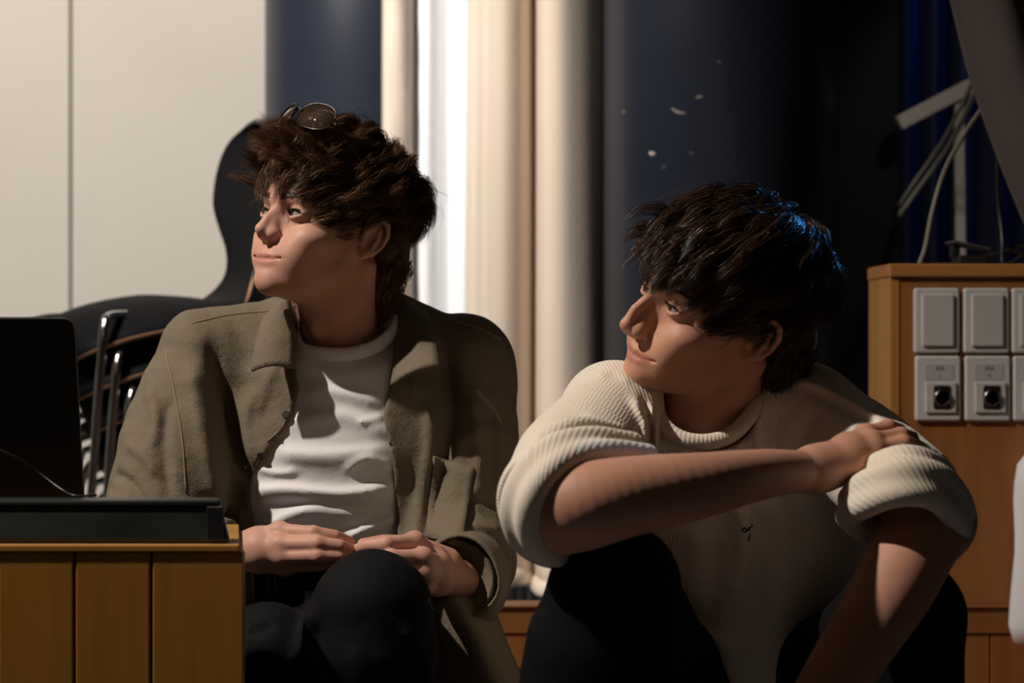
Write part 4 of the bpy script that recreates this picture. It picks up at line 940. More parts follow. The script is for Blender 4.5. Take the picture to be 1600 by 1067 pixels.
# ------------------------------------------------------------------ hair of both
def tangent_comb(crown, fwd, side):
    crown = np.array(crown)
    def f(p):
        n = (p-SC)/SR**2; n /= np.linalg.norm(n, axis=1, keepdims=True); v = p-crown; v /= np.linalg.norm(v, axis=1, keepdims=True)
        v = v+np.array((0, fwd, 0))+np.array((side, 0, 0)); v = v-n*(v*n).sum(1, keepdims=True); return v/(np.linalg.norm(v, axis=1, keepdims=True)+1e-6)
    return f
def make_hair(R, o, body, mt, style, seed, nguides, per, capf, nape):
    r_ = np.random.default_rng(seed); roots, nrm = scalp(nguides, hair_ok, seed+1)
    comb = tangent_comb(*style['comb']); c = comb(roots); y, z, x = roots[:, 1], roots[:, 2], roots[:, 0]
    topw = np.clip((z-.055)/.05, 0, 1); frw = np.clip((y-.030)/.035, 0, 1)*np.clip((z-.05)/.03, 0, 1); bk = np.clip((-.03-y)/.04, 0, 1)*(1-topw)
    sd = (1-topw)*(1-bk); low = np.clip((.035-z)/.05, 0, 1)
    length = style['len'][0]*topw+style['len'][1]*sd+style['len'][2]*bk; length = length*(1-frw)+style['len'][3]*frw; length = length*(1-.45*low)*r_.uniform(.75, 1.2, len(roots))
    lift = (style['lift'][0]*topw+style['lift'][1]*sd+style['lift'][2]*bk)*(1-.6*low)*r_.uniform(.15, 1.0, len(roots))**.7
    d = nrm*(style['up']*(.4+topw))[:, None]+c*.9+r_.normal(0, .22, roots.shape)
    d = d+frw[:, None]*np.array(style['fdir'])
    grav = style['grav']
    G = grow(roots, d, length, comb, grav, lift, seed+2, 13, style['wave'])
    if style.get('front') is not None:
        fr, fd, fl, nf = style['front']; q = roots[frw > .25]; q = q[r_.integers(0, len(q), nf)]+r_.normal(0, .004, (nf, 3))
        dd = np.array(fd)+r_.normal(0, fr, (nf, 3)); G2 = grow(q, dd, np.full(nf, fl)*r_.uniform(.6, 1.15, nf), lambda p: np.zeros_like(p)+unit(fd)*.15, style['fgrav'], np.full(nf, .12), seed+3, 13, style['wave']*.8)
        G = np.concatenate([G, G2])
    cr = np.array(style['comb'][0]); nc = 50; q = cr+r_.normal(0, .022, (nc, 3)); e_ = (q-SC)/SR; e_ /= np.linalg.norm(e_, axis=1, keepdims=True); q = SC+e_*SR
    G3 = grow(q, e_*.5+r_.normal(0, .7, (nc, 3)), np.full(nc, .055), comb, .05, r_.uniform(.08, .25, nc), seed+5, 13, style['wave'])
    na, nr = np.array(nape[0]), np.array(nape[1]); nn = 90; t_ = r_.uniform(0, 1, nn)*(len(na)-1)*.92; i0 = np.minimum(t_.astype(int), len(na)-2); fr_ = (t_-i0)[:, None]
    ce = na[i0]*(1-fr_)+na[i0+1]*fr_; rr_ = (nr[i0]*(1-fr_[:, 0])+nr[i0+1]*fr_[:, 0]); an = r_.uniform(-2.4, 2.4, nn); ou = np.stack([np.sin(an), -np.cos(an), np.zeros(nn)], 1)
    p0 = ce+ou*rr_[:, None]*.97; d0 = ou*.35+np.array((0, .05, -1.0))+r_.normal(0, .12, (nn, 3)); d0 /= np.linalg.norm(d0, axis=1, keepdims=True); kk = np.linspace(0, 1, 13)[None, :, None]
    G4 = p0[:, None]+d0[:, None]*kk*r_.uniform(.018, .032, (nn, 1, 1))-ou[:, None]*kk**2*.012
    G = np.concatenate([G, G3, G4])
    V1, Q1, T1 = strands(G, per, seed+4, style['spread'], style['clump'], style['frizz'], style['r'])
    fl_ = grow(roots[::3], d[::3]+r_.normal(0, .5, roots[::3].shape), length[::3]*1.15, comb, grav*.6, lift[::3]+.08, seed+7, 13, style['wave']*1.6)   # flyaways
    V2, Q2, T2 = strands(fl_, 6, seed+8, .010, .2, .004, .00030)
    g = hair_cap(R, o, capf, nape); vw, qc_, vloc = g.mesh(1)
    vn = vloc-SC; vloc_n = np.sin(vloc@np.array([[160., 40, 90], [60, 130, -70], [-90, 50, 150]])).sum(1)
    V, Q = joinvq([(V1@R.T+o, Q1), (V2@R.T+o, Q2), (vw, qc_)]); me = npmesh('hair', V, Q); fattr(me, 'tone', np.r_[T1, T2, np.full(len(vw), .02)])
    return link('hair', me, mt, body)
styL = dict(comb=((.0, -.070, .118), .45, .10), len=(.072, .050, .050, .070), lift=(.40, .18, .20), up=.9, fdir=(.0, .5, .25), grav=.16, wave=.42, spread=.0125, clump=.62, frizz=.0026, r=.00042,
            front=(.42, (-.30, 1.0, .40), .078, 90), fgrav=.05)
make_hair(RL, OL, manL, M['hairL'], styL, 101, 360, 80, [((0, -.02, .075), (.075, .092, .078)), ((0, .035, .092), (.055, .055, .036)), ((0, -.075, .03), (.064, .044, .062))],
          ([(.016, -.080, -.01), (.012, -.080, -.055), (.008, -.076, -.092)], [.042, .032, .020]))
styR = dict(comb=((.0, -.062, .120), .30, .05), len=(.085, .046, .056, .074), lift=(.30, .20, .14), up=.7, fdir=(.0, .7, .10), grav=.22, wave=.34, spread=.0125, clump=.66, frizz=.0022, r=.00042,
            front=(.22, (.05, 1.0, .26), .078, 60), fgrav=.42)
make_hair(RR, OR, manR, M['hairR'], styR, 202, 380, 80, [((0, -.02, .068), (.076, .094, .078)), ((0, .038, .086), (.058, .056, .034)), ((0, -.07, .03), (.068, .044, .066))],
          ([(.015, -.082, -.01), (.015, -.084, -.055), (.012, -.078, -.085)], [.046, .036, .024]))

# ------------------------------------------------------------------ cloth folds as strokes in the picture plane of a garment front
def strokes(g, items, depth, ymax, band=.06):
    """raise or sink a garment's front along strokes given by pixels at a depth: (points, width px, height m[, skew])"""
    X, Y, Z = g.grid(); x = X[:, :, 0]; z = Z[0, 0][None]; s = FP/depth
    U = 800+x*s+0*z; W = 533.5-(z-CZ)*s+0*x; H = np.zeros(U.shape, np.float32)
    for it in items:
        pts, wd, amp = it[:3]; q = spline(pts, 5) if len(pts) > 2 else np.array(pts, float); D = np.full(U.shape, 1e9); S_ = np.zeros(U.shape); TT = np.zeros(U.shape); n = len(q)-1
        for i in range(n):
            a, b = q[i], q[i+1]; ba = b-a; t = np.clip(((U-a[0])*ba[0]+(W-a[1])*ba[1])/(ba@ba+1e-9), 0, 1); dx, dy = U-a[0]-t*ba[0], W-a[1]-t*ba[1]; d = np.hypot(dx, dy)
            mk = d < D; D = np.where(mk, d, D); S_ = np.where(mk, np.sign(ba[0]*dy-ba[1]*dx), S_); TT = np.where(mk, (i+t)/n, TT)
        wl = np.where(S_ > 0, wd*(it[3] if len(it) > 3 else 1), wd)
        H += amp*np.exp(-(D/wl)**2)*np.clip(np.minimum(TT, 1-TT)*6+.15, 0, 1)
    k = np.clip((ymax-Y)/band, 0, 1).astype(np.float32)
    g.F -= (H[:, None, :]*k).astype(np.float32)
def poly_sd(U, W, poly):
    D = np.full(np.broadcast(U, W).shape, 1e9); ins = np.zeros(D.shape, bool); n = len(poly)
    for i in range(n):
        a = np.array(poly[i], float); b = np.array(poly[(i+1) % n], float); ba = b-a; t = np.clip(((U-a[0])*ba[0]+(W-a[1])*ba[1])/(ba@ba+1e-9), 0, 1)
        D = np.minimum(D, np.hypot(U-a[0]-t*ba[0], W-a[1]-t*ba[1])); c = ((a[1] > W) != (b[1] > W)) & (U < (b[0]-a[0])*(W-a[1])/(b[1]-a[1]+1e-12)+a[0]); ins ^= c
    return np.where(ins, -D, D)
def ripple(g, amp, kx, ky, kz, seed, warp=1.2):
    X, Y, Z = g.grid(); r_ = np.random.default_rng(seed); D = 0
    for i in range(4):
        p = r_.uniform(0, 6.28, 4); f = r_.uniform(.6, 1.6)
        D = D+np.sin(f*(kx*X+ky*Y*r_.uniform(-1, 1)+kz*Z)+p[0]+warp*np.sin(f*(.45*kx*Y+.4*kz*X)+p[1])+warp*np.sin(f*.5*(kz*Z-kx*X)+p[2]))
    g.F += (amp*.5*D).astype(np.float32)
def garment(name, g, mt, body, sm=1):
    v, q, _ = g.mesh(sm); return link(name, npmesh(name, v, q), mt, body), v
SIDE = np.array([1.0, 0, 0])
M['olive'] = cloth('olive_cotton', (.150, .120, .078), (.178, .144, .095), 500, .6, .85)
M['tee'] = cloth('white_jersey', (.78, .77, .775), (.82, .81, .815), 500, .18, .85)
M['denim'] = cloth('black_denim', (.004, .0042, .005), (.008, .0084, .010), 500, .35, .8)
M['blackcloth'] = cloth('black_cotton', (.003, .003, .004), (.005, .005, .006), 500, .3, .85)
for k_ in ('denim', 'blackcloth'): bsdf(M[k_]).inputs['Specular IOR Level'].default_value = .12
M['thread'] = mat('grey_seam_thread', (.20, .20, .21), .8)
M['button'] = mat('dark_button', (.03, .026, .02), .35)
M['shoe'] = mat('black_shoe', (.02, .02, .02), .5)

# ---- white T-shirt
g = Field((-.47, 2.66, .40), (-.02, 3.02, .88), .0036)
tee = [(P(538, 1060, 2.88), SIDE, .165, .133), (P(528, 900, 2.865), SIDE, .165, .141), (P(526, 720, 2.85), SIDE, .165, .133), (P(528, 610, 2.855), SIDE, .160, .116), (P(532, 540, 2.855), SIDE, .105, .080)]
g.loft(tee, .02, pre=.03)
g.chain([P(450, 560, 2.85), P(620, 560, 2.85)], [.055, .055], .03)
strokes(g, [([(385, 768), (450, 762), (540, 768), (620, 757)], 8, .010, 2.2), ([(392, 842), (430, 815), (500, 792), (585, 812)], 9, .009, 1.8), ([(540, 838), (620, 806)], 6, .009, 2.0),
            ([(425, 668), (500, 648), (560, 655), (612, 682)], 11, .006, 1.6), ([(430, 706), (520, 708), (612, 700)], 10, .007, 1.8), ([(478, 606), (530, 612), (600, 632)], 9, .005, 1.5),
            ([(540, 735), (575, 715), (612, 728)], 7, .005), ([(450, 560), (500, 580), (560, 585), (612, 560)], 12, .003), ([(400, 730), (430, 738), (470, 735)], 6, .005), ([(560, 660), (600, 650)], 6, .004),
            ([(400, 790), (470, 785), (540, 790)], 8, -.004), ([(400, 870), (480, 855), (560, 862)], 8, .006)], 2.735, 2.85)
ripple(g, .0011, 30, 18, 70, 5)
g.ell(P(541, 500, 2.80), (.082, .085, .052), .004, '-', world=True); _X, _Y, _Z = g.grid(); g.F = np.maximum(g.F, (.517-_Z)+0*_X+0*_Y).astype(np.float32)
tshirt, _ = garment('t_shirt', g, M['tee'], manL)
nl = spline([P(461, 520, 2.785), P(472, 545, 2.757), P(505, 553, 2.742), (P(545, 553, 2.740)), P(585, 542, 2.744), P(612, 521, 2.766), P(620, 500, 2.80)], 6)
link('neckband', MB().tube(nl, .0055, 10, flat=1.8).obj('neckband', M['tee'], None, True).data, None, tshirt); bpy.data.objects.remove([o_ for o_ in bpy.data.objects if o_.name == 'neckband'][0])

# ---- olive overshirt
g = Field((-.68, 2.46, .40), (.06, 3.04, .90), .0042)
jk = [(P(545, 1060, 2.875), SIDE, .195, .142), (P(530, 900, 2.86), SIDE, .192, .148), (P(526, 700, 2.85), SIDE, .188, .138), (P(528, 600, 2.855), SIDE, .180, .122), (P(534, 535, 2.86), SIDE, .115, .085)]
g.loft(jk, .02, pre=.03)
g.chain([P(470, 535, 2.855), P(400, 540, 2.835), P(318, 549, 2.80)], [.060, .057, .054], .03)
g.chain([P(590, 535, 2.86), P(660, 545, 2.85), P(735, 562, 2.84)], [.060, .058, .056], .03)
g.chain(spline([P(318, 552, 2.80), P(286, 640, 2.765), P(262, 740, 2.72), P(243, 850, 2.685)], 4), list(np.interp(np.arange(13)/12, [0, .4, 1], [.058, .070, .077])), .022)
g.chain([P(243, 860, 2.685), P(300, 880, 2.63), P(362, 866, 2.575)], [.070, .060, .046], .02)
g.chain(spline([P(733, 566, 2.84), P(727, 660, 2.82), P(722, 770, 2.80), P(718, 870, 2.765)], 4), list(np.interp(np.arange(13)/12, [0, .4, 1], [.060, .073, .077])), .022)
g.chain([P(718, 876, 2.765), P(722, 900, 2.70), P(716, 905, 2.610)], [.070, .062, .050], .02)
strokes(g, [([(322, 535), (338, 610), (362, 690), (392, 765)], 13, -.012, .6), ([(296, 560), (318, 640), (345, 740), (352, 830)], 16, .012), ([(270, 620), (268, 690), (282, 770)], 9, -.007), ([(400, 600), (380, 660), (392, 730)], 10, .007),
            ([(440, 540), (415, 600), (400, 650)], 9, .005), ([(205, 690), (235, 705), (262, 735)], 8, .006), ([(190, 735), (225, 752), (255, 790)], 8, -.007), ([(180, 770), (220, 780)], 8, .006),
            ([(230, 600), (250, 650), (248, 700)], 9, .005), ([(330, 760), (345, 820), (340, 900)], 12, -.008), ([(305, 780), (300, 860)], 12, .007), ([(370, 800), (378, 870)], 8, .006)], 2.72, 2.86)
strokes(g, [([(690, 540), (706, 640), (690, 740), (672, 850)], 12, -.012), ([(668, 620), (672, 700), (655, 790), (640, 880)], 12, .009), ([(640, 560), (655, 620)], 9, .005), ([(735, 600), (750, 700), (742, 800)], 12, .007), ([(765, 640), (770, 760)], 10, -.006),
            ([(700, 830), (745, 815), (790, 830)], 9, .007), ([(690, 800), (740, 780), (790, 790)], 9, -.006), ([(720, 690), (760, 670), (795, 690)], 10, .005)], 2.74, 2.88)
ripple(g, .0020, 34, 20, 24, 11); ripple(g, .0013, 62, 40, 50, 12)
X, Y, Z = g.grid(); s_ = FP/2.715
U = 800+X[:, :, 0]*s_+0*Z[0, 0][None]; W_ = 533.5-(Z[0, 0][None]-CZ)*s_+0*X[:, :, 0]
OPEN = [(462, 430), (612, 430), (622, 500), (618, 560), (607, 610), (597, 650), (605, 685), (613, 720), (618, 790), (620, 850), (626, 905), (645, 1040), (400, 1040), (392, 850), (386, 768), (402, 722), (432, 688), (455, 650), (466, 608), (456, 566)]
sd = poly_sd(U, W_, OPEN)/s_
inner = g.F+(.011+np.clip(np.maximum(sd, 0)*.8, 0, .03))[:, None, :].astype(np.float32)
g.F = np.maximum(g.F, -inner)
# fold the front edges outwards a little: thicker placket near the opening
front = np.maximum(sd[:, None, :]+0*Y, Y-2.85).astype(np.float32)
g.F = np.maximum(g.F, -front)
g.ell(P(533, 500, 2.84), (.070, .085, .075), .006, '-', world=True)
g.ell(P(372, 862, 2.558), (.020, .055, .046), .004, '-', world=True); g.ell(P(706, 903, 2.585), (.052, .034, .050), .004, '-', world=True)
jacket, _ = garment('overshirt', g, M['olive'], manL)
# collar: a folded band round the neck with two pointed flaps
def band_mesh(name, inner_, outer_, bulge, mt, parent, thick=.004, nu=7, per=6):
    A = spline(inner_, per); B = spline(outer_, per); V = []
    for a, b in zip(A, B):
        for u in np.linspace(0, 1, nu): V.append(a+(b-a)*u+np.array(bulge)*math.sin(math.pi*u))
    n = nu; i = np.arange(len(A)-1)[:, None]*n+np.arange(n-1)[None]
    me = npmesh(name, V, np.stack([i, i+n, i+n+1, i+1], -1).reshape(-1, 4)); o = link(name, me, mt, parent); m_ = o.modifiers.new('thick', 'SOLIDIFY'); m_.thickness = thick; m_.offset = 0; return o
collar = band_mesh('collar', [P(460, 576, 2.688), P(459, 530, 2.715), P(454, 490, 2.760), P(452, 466, 2.815), P(480, 456, 2.895), P(540, 452, 2.935), P(600, 452, 2.905), P(618, 462, 2.845), P(621, 505, 2.785), P(618, 560, 2.735), P(611, 602, 2.700)],
          [P(393, 580, 2.682), P(400, 535, 2.705), P(412, 498, 2.750), P(432, 486, 2.815), P(465, 490, 2.930), P(540, 492, 2.975), P(615, 490, 2.945), P(655, 484, 2.860), P(672, 500, 2.790), P(681, 535, 2.735), P(686, 571, 2.690)], (0, -.006, .006), M['olive'], jacket)
band_mesh('collar_stand', [P(466, 560, 2.735), P(462, 515, 2.765), P(458, 485, 2.81), P(482, 476, 2.885), P(540, 476, 2.925), P(600, 476, 2.895), P(616, 490, 2.835), P(618, 540, 2.775), P(612, 590, 2.725)],
          [P(460, 550, 2.712), P(456, 495, 2.757), P(452, 468, 2.813), P(480, 457, 2.893), P(540, 453, 2.933), P(600, 453, 2.903), P(618, 464, 2.843), P(621, 510, 2.781), P(617, 570, 2.728)], (0, 0, 0), M['olive'], jacket)
def stitch(pts, parent, r=.0011, n=8): return adopt(MB().tube(spline(pts, n), r, 5).obj('seam', M['thread2'], None, True), parent)
M['thread2'] = mat('olive_thread', (.24, .20, .13), .8)
# placket edges, pocket, buttons and seams of the overshirt
def hit(me_obj, px_, py_, fallback):
    """nearest surface point of a mesh along the ray through a pixel of the photograph"""
    o_ = Vector((0, 0, CZ)); d_ = Vector(P(px_, py_, 1.0)-np.array([0, 0, CZ])).normalized()
    ok, loc, nrm, _ = me_obj.ray_cast(o_, d_); return (np.array(loc), np.array(nrm)) if ok else (P(px_, py_, fallback), np.array([0, -1.0, 0]))
bpy.context.view_layer.update()
def seam_on(obj, pts, mt, parent, r, off=.0004, name='seam', fb=2.7, maxjump=.03):
    q = spline(np.array(pts, float), 6) if len(pts) > 2 else np.linspace(pts[0], pts[1], 12); w_ = []; last = None
    for a, b in q:
        p_, n_ = hit(obj, a, b, fb)
        if last is not None and abs(p_[1]-last) > maxjump: continue
        last = p_[1]; w_.append(p_+n_*off)
    if len(w_) < 2: return None
    return adopt(MB().tube(w_, r, 6).obj(name, mt, None, True), parent)
for pts in ([(258, 545), (272, 610), (285, 690), (290, 770)], [(418, 690), (440, 668), (452, 640)], [(700, 500), (745, 512), (782, 530)], [(425, 486), (360, 492), (300, 505)]):
    seam_on(jacket, pts, M['thread2'], jacket, .0010)
pk = [(677, 712), (742, 732), (726, 800), (718, 842), (662, 830)]
V = []
for a, b in pk:
    p_, n_ = hit(jacket, a, b, 2.72); V.append(p_-np.array([0, .003, 0]))
# breast pocket: a patch following the cloth
nx = 9; G_ = []
for j in range(nx):
    for i in range(nx):
        u, v = i/(nx-1), j/(nx-1); a = (1-v)*((1-u)*np.array((677, 712))+u*np.array((741, 731)))+v*((1-u)*np.array((664, 838))+u*np.array((722, 852)))
        p_, n_ = hit(jacket, a[0], a[1], 2.72); G_.append(p_+n_*.0014)
G_ = np.array(G_); A_ = np.c_[np.ones(len(G_)), G_[:, 0], G_[:, 2], G_[:, 0]*G_[:, 2], G_[:, 0]**2, G_[:, 2]**2]; cf = np.linalg.lstsq(A_, G_[:, 1], rcond=None)[0]; G_[:, 1] = .5*np.minimum(A_@cf, G_[:, 1])+.5*G_[:, 1]-.001
i = np.arange(nx-1)[:, None]*nx+np.arange(nx-1)[None]
pkme = npmesh('pocket', G_, np.stack([i, i+nx, i+nx+1, i+1], -1).reshape(-1, 4)); po = link('pocket', pkme, M['olive'], jacket); mm = po.modifiers.new('thick', 'SOLIDIFY'); mm.thickness = .004; mm.offset = 0
for a, b in ((447, 648), (408, 712)):
    p_, n_ = hit(jacket, a, b, 2.72)
    m = MB(); m.disc(p_, n_, .0055, .0050, .0025, 14); adopt(m.obj('button', M['button']), jacket)
# hanging shirt tail beside the knee, and its inside face
def sheet(name, rows, mt, parent, thick=.003, per=5):
    R0 = [spline(r_, per) for r_ in rows]; n = len(R0[0]); A = np.array([spline([R0[k][j] for k in range(len(rows))], per) for j in range(n)])      # n x m x 3
    m_ = A.shape[1]; V = A.transpose(1, 0, 2).reshape(-1, 3); i = np.arange(m_-1)[:, None]*n+np.arange(n-1)[None]
    me = npmesh(name, V, np.stack([i, i+n, i+n+1, i+1], -1).reshape(-1, 4)); o = link(name, me, mt, parent); q = o.modifiers.new('thick', 'SOLIDIFY'); q.thickness = thick; q.offset = 0; return o
sheet('shirt_tail', [[P(640, 915, 2.60), P(690, 925, 2.585), P(725, 930, 2.60), P(765, 930, 2.68)], [P(655, 985, 2.60), P(705, 985, 2.575), P(745, 985, 2.565), P(790, 1000, 2.68)],
      [P(668, 1050, 2.60), P(715, 1050, 2.580), P(768, 1045, 2.560), P(815, 1060, 2.68)], [P(690, 1130, 2.60), P(735, 1130, 2.580), P(800, 1120, 2.560), P(840, 1130, 2.68)]], M['olive'], jacket)
# cuff of the left sleeve: a turned band round the wrist
def loop_band(name, c0, c1, r0, r1, mt, parent, ax, thick=.004, n=28):
    ax = unit(ax); u = unit(np.cross(ax, [0, 0, 1.0])); v = np.cross(u, ax); V = []
    for t in np.linspace(0, 1, 6):
        c_ = c0+(c1-c0)*t; a_, b_ = r0[0]+(r1[0]-r0[0])*t, r0[1]+(r1[1]-r0[1])*t
        for k in range(n): q = 2*math.pi*k/n; w_ = 1+.05*math.sin(3*q+1+2*t); V.append(c_+(a_*math.cos(q)*u+b_*math.sin(q)*v)*w_)
    i_ = np.arange(5)[:, None]*n+np.arange(n)[None]; j_ = np.arange(5)[:, None]*n+((np.arange(n)+1) % n)[None]
    o = link(name, npmesh(name, V, np.stack([i_, j_, j_+n, i_+n], -1).reshape(-1, 4)), mt, parent); q = o.modifiers.new('thick', 'SOLIDIFY'); q.thickness = thick; return o
loop_band('cuff', P(724, 905, 2.655), P(716, 902, 2.585), (.060, .060), (.050, .048), M['olive'], jacket, P(716, 902, 2.585)-P(724, 905, 2.655))

# ---- dark jeans
g = Field((-.50, 2.28, .02), (-.02, 3.04, .60), .0052)
g.loft([(P(535, 1140, 2.90), SIDE, .17, .12), (P(525, 1000, 2.875), SIDE, .168, .120), (P(522, 885, 2.865), SIDE, .168, .134)], .02)
for i_ in (0, 1):
    h_, k_, a_ = hipL[i_], kL[i_], ankL[i_]
    g.chain([h_, (h_+k_)/2+[0, 0, .0], k_, (k_*.6+a_*.4), a_+[0, 0, .03]], [.098, .084, .066, .070, .062], .03, pre=.02)
g.chain([kL[0]+[0, -.012, .0], P(585, 1010, 2.42)], [.064, .074], .02)
strokes(g, [([(500, 930), (478, 990), (462, 1060)], 12, .008), ([(520, 950), (505, 1010), (500, 1067)], 9, -.006), ([(640, 950), (668, 1000), (680, 1067)], 10, .006), ([(560, 980), (580, 1030), (575, 1067)], 14, .005), ([(400, 930), (440, 925), (478, 910)], 8, .006), ([(395, 985), (430, 975)], 8, -.005)], 2.5, 2.80, .1)
ripple(g, .0012, 26, 20, 26, 21)
seat_cut(g); jeans, _ = garment('jeans', g, M['denim'], manL); bpy.context.view_layer.update()
for pts in ([(418, 880), (419, 905), (420, 930)], [(429, 880), (430, 905), (431, 930)], [(414, 932), (416, 960), (425, 985)], [(668, 935), (684, 972), (690, 1005)], [(690, 1010), (694, 1050)]):
    seam_on(jeans, pts, M['thread'], jeans, .0008, fb=2.6)
seam_on(jeans, [(392, 884), (430, 886), (470, 884)], M['denim'], jeans, .0022, fb=2.7, name='waistband')
def shoes(ank, parent):
    for a in ank:
        lo, hi = bounds([a, a+np.array([0, -.2, 0])], .12); lo[2] = -.002; g_ = Field(lo, hi, .005)
        g_.chain([a+[0, .03, -.035], a+[0, -.06, -.045], a+[0, -.15, -.058]], [.048, .044, .036], .02); g_.chain([a+[0, 0, .01], a+[0, .01, -.04]], [.046, .05], .02)
        g_.chain([a+[0, .035, -.074], a+[0, -.16, -.074]], [.042, .044], .004); X_, Y_, Z_ = g_.grid(); g_.F = np.maximum(g_.F, (.001-Z_)+0*X_+0*Y_)
        garment('shoe', g_, M['shoe'], parent)
shoes(ankL, manL)

# ================================================================== cream sweater
def knit(name, c0, c1):
    m = mat(name, c0, .9); b = bsdf(m); wa = N(m, 'ShaderNodeAttribute', attribute_name='wale'); co = N(m, 'ShaderNodeAttribute', attribute_name='course')
    def sine(src, k):
        a = N(m, 'ShaderNodeMath', operation='MULTIPLY'); a.inputs[1].default_value = k; L(m, src, a.inputs[0]); s_ = N(m, 'ShaderNodeMath', operation='SINE'); L(m, a.outputs[0], s_.inputs[0]); return s_.outputs[0]
    w_ = sine(wa.outputs['Fac'], 2*math.pi/.0042); c_ = sine(co.outputs['Fac'], 2*math.pi/.0034)
    mu = N(m, 'ShaderNodeMath', operation='MULTIPLY_ADD'); mu.inputs[1].default_value = .25; L(m, c_, mu.inputs[0]); L(m, w_, mu.inputs[2])
    n = N(m, 'ShaderNodeTexNoise'); n.inputs['Scale'].default_value = 240; L(m, coords(m), n.inputs['Vector'])
    ad = N(m, 'ShaderNodeMath', operation='MULTIPLY_ADD'); ad.inputs[1].default_value = .9; L(m, n.outputs['Fac'], ad.inputs[0]); L(m, mu.outputs[0], ad.inputs[2])
    bp = N(m, 'ShaderNodeBump'); bp.inputs['Strength'].default_value = .28; bp.inputs['Distance'].default_value = .0008; L(m, ad.outputs[0], bp.inputs['Height']); L(m, bp.outputs['Normal'], b.inputs['Normal'])
    n2 = N(m, 'ShaderNodeTexNoise'); n2.inputs['Scale'].default_value = 9; mx = N(m, 'ShaderNodeMixRGB'); mx.inputs[1].default_value = (*c0, 1); mx.inputs[2].default_value = (*c1, 1); L(m, n2.outputs['Fac'], mx.inputs[0]); L(m, mx.outputs[0], b.inputs['Base Color'])
    b.inputs['Sheen Weight'].default_value = .15; b.inputs['Sheen Roughness'].default_value = .5
    return m
M['knit'] = knit('cream_knit', (.76, .68, .56), (.80, .72, .60))
SR_ = unit([.97, .22, 0])
tor = [(P(1170, 1150, 2.66), SR_, .185, .140), (P(1150, 980, 2.62), SR_, .178, .145), (P(1130, 830, 2.555), SR_, .180, .135), (P(1115, 720, 2.51), SR_, .178, .115), (P(1105, 655, 2.475), SR_, .110, .080)]
slR = spline([P(962, 652, 2.43), P(925, 695, 2.335), P(893, 740, 2.22), P(872, 780, 2.13)], 4); rR = np.interp(np.arange(len(slR))/(len(slR)-1), [0, .5, 1], [.062, .066, .064])
slL = spline([P(1262, 655, 2.47), P(1330, 700, 2.405), P(1395, 755, 2.30), P(1425, 785, 2.245)], 4); rL_ = np.interp(np.arange(len(slL))/(len(slL)-1), [0, .5, 1], [.062, .063, .062])
g = Field((-.02, 2.00, .28), (.56, 2.84, .83), .0040)
g.loft(tor, .02, pre=.035)
g.chain([P(1080, 668, 2.475), P(1020, 655, 2.45), slR[0]], [.062, .062, .062], .03)
g.chain([P(1130, 668, 2.485), P(1200, 660, 2.48), slL[0]], [.062, .062, .062], .03)
g.chain(list(slR), list(rR), .025); g.chain(list(slL), list(rL_), .025)
strokes(g, [([(985, 615), (1003, 660), (1000, 712)], 8, .008), ([(1012, 625), (1022, 670), (1020, 712)], 7, .007), ([(998, 620), (1012, 665), (1010, 712)], 6, -.008), ([(900, 640), (950, 660), (985, 705)], 9, .006), ([(880, 665), (930, 680), (970, 712)], 8, -.006),
            ([(860, 690), (905, 690), (960, 705)], 9, .007), ([(930, 590), (960, 575), (985, 600)], 7, .003)], 2.38, 2.46, .10)
strokes(g, [([(1195, 620), (1180, 670), (1185, 712)], 9, .007), ([(1215, 640), (1205, 690), (1200, 730)], 8, -.007), ([(1260, 610), (1300, 630), (1345, 665)], 9, -.006), ([(1240, 590), (1290, 610), (1360, 655)], 8, .006), ([(1270, 640), (1250, 690), (1265, 740)], 10, -.008), ([(1230, 740), (1240, 800), (1275, 850)], 14, -.010),
            ([(1150, 780), (1160, 860), (1145, 940)], 16, .012), ([(1175, 790), (1205, 880), (1200, 980)], 14, -.010), ([(1090, 820), (1080, 900), (1070, 1000)], 18, .008), ([(1120, 840), (1118, 920), (1110, 1010)], 12, -.008), ([(1060, 980), (1120, 1010), (1180, 1040)], 14, .010)], 2.42, 2.52, .12)
ripple(g, .0014, 26, 18, 22, 31)
inner = g.F+.022; g.F = np.maximum(g.F, -inner)
g.ell(P(1102, 628, 2.425), (.066, .076, .062), .006, '-', world=True)
g.ell(slR[-1]+(slR[-1]-slR[-3])*1.5, (.075, .075, .075), .004, '-', world=True); g.ell(slL[-1]+(slL[-1]-slL[-3])*1.1, (.072, .072, .072), .004, '-', world=True)
sweater, sv = garment('sweater', g, M['knit'], manR)
def wale_attr(me, V, axes):
    best = np.full(len(V), 1e9); wv = np.zeros(len(V)); cv = np.zeros(len(V))
    for pts, rad, mode, ref in axes:
        base = 0
        for a, b in zip(pts[:-1], pts[1:]):
            ba = b-a; l = np.linalg.norm(ba); d_ = ba/l; t = np.clip((V-a)@d_, 0, l); q = V-a-t[:, None]*d_; r = np.linalg.norm(q, axis=1)/rad
            u = unit(ref-d_*(ref@d_)); v = np.cross(d_, u); w_ = np.arctan2(q@v, q@u)*rad if mode == 'a' else V@u
            mk = r < best; best = np.where(mk, r, best); wv = np.where(mk, w_, wv); cv = np.where(mk, base+t, cv); base += l
    fattr(me, 'wale', wv); fattr(me, 'course', cv)
AX = [([q_[0] for q_ in tor], .16, 'x', SR_), (list(slR), .062, 'a', np.array([.2, 1, .1])), (list(slL), .062, 'a', np.array([-.3, 1, -.2]))]
wale_attr(sweater.data, sv, AX)
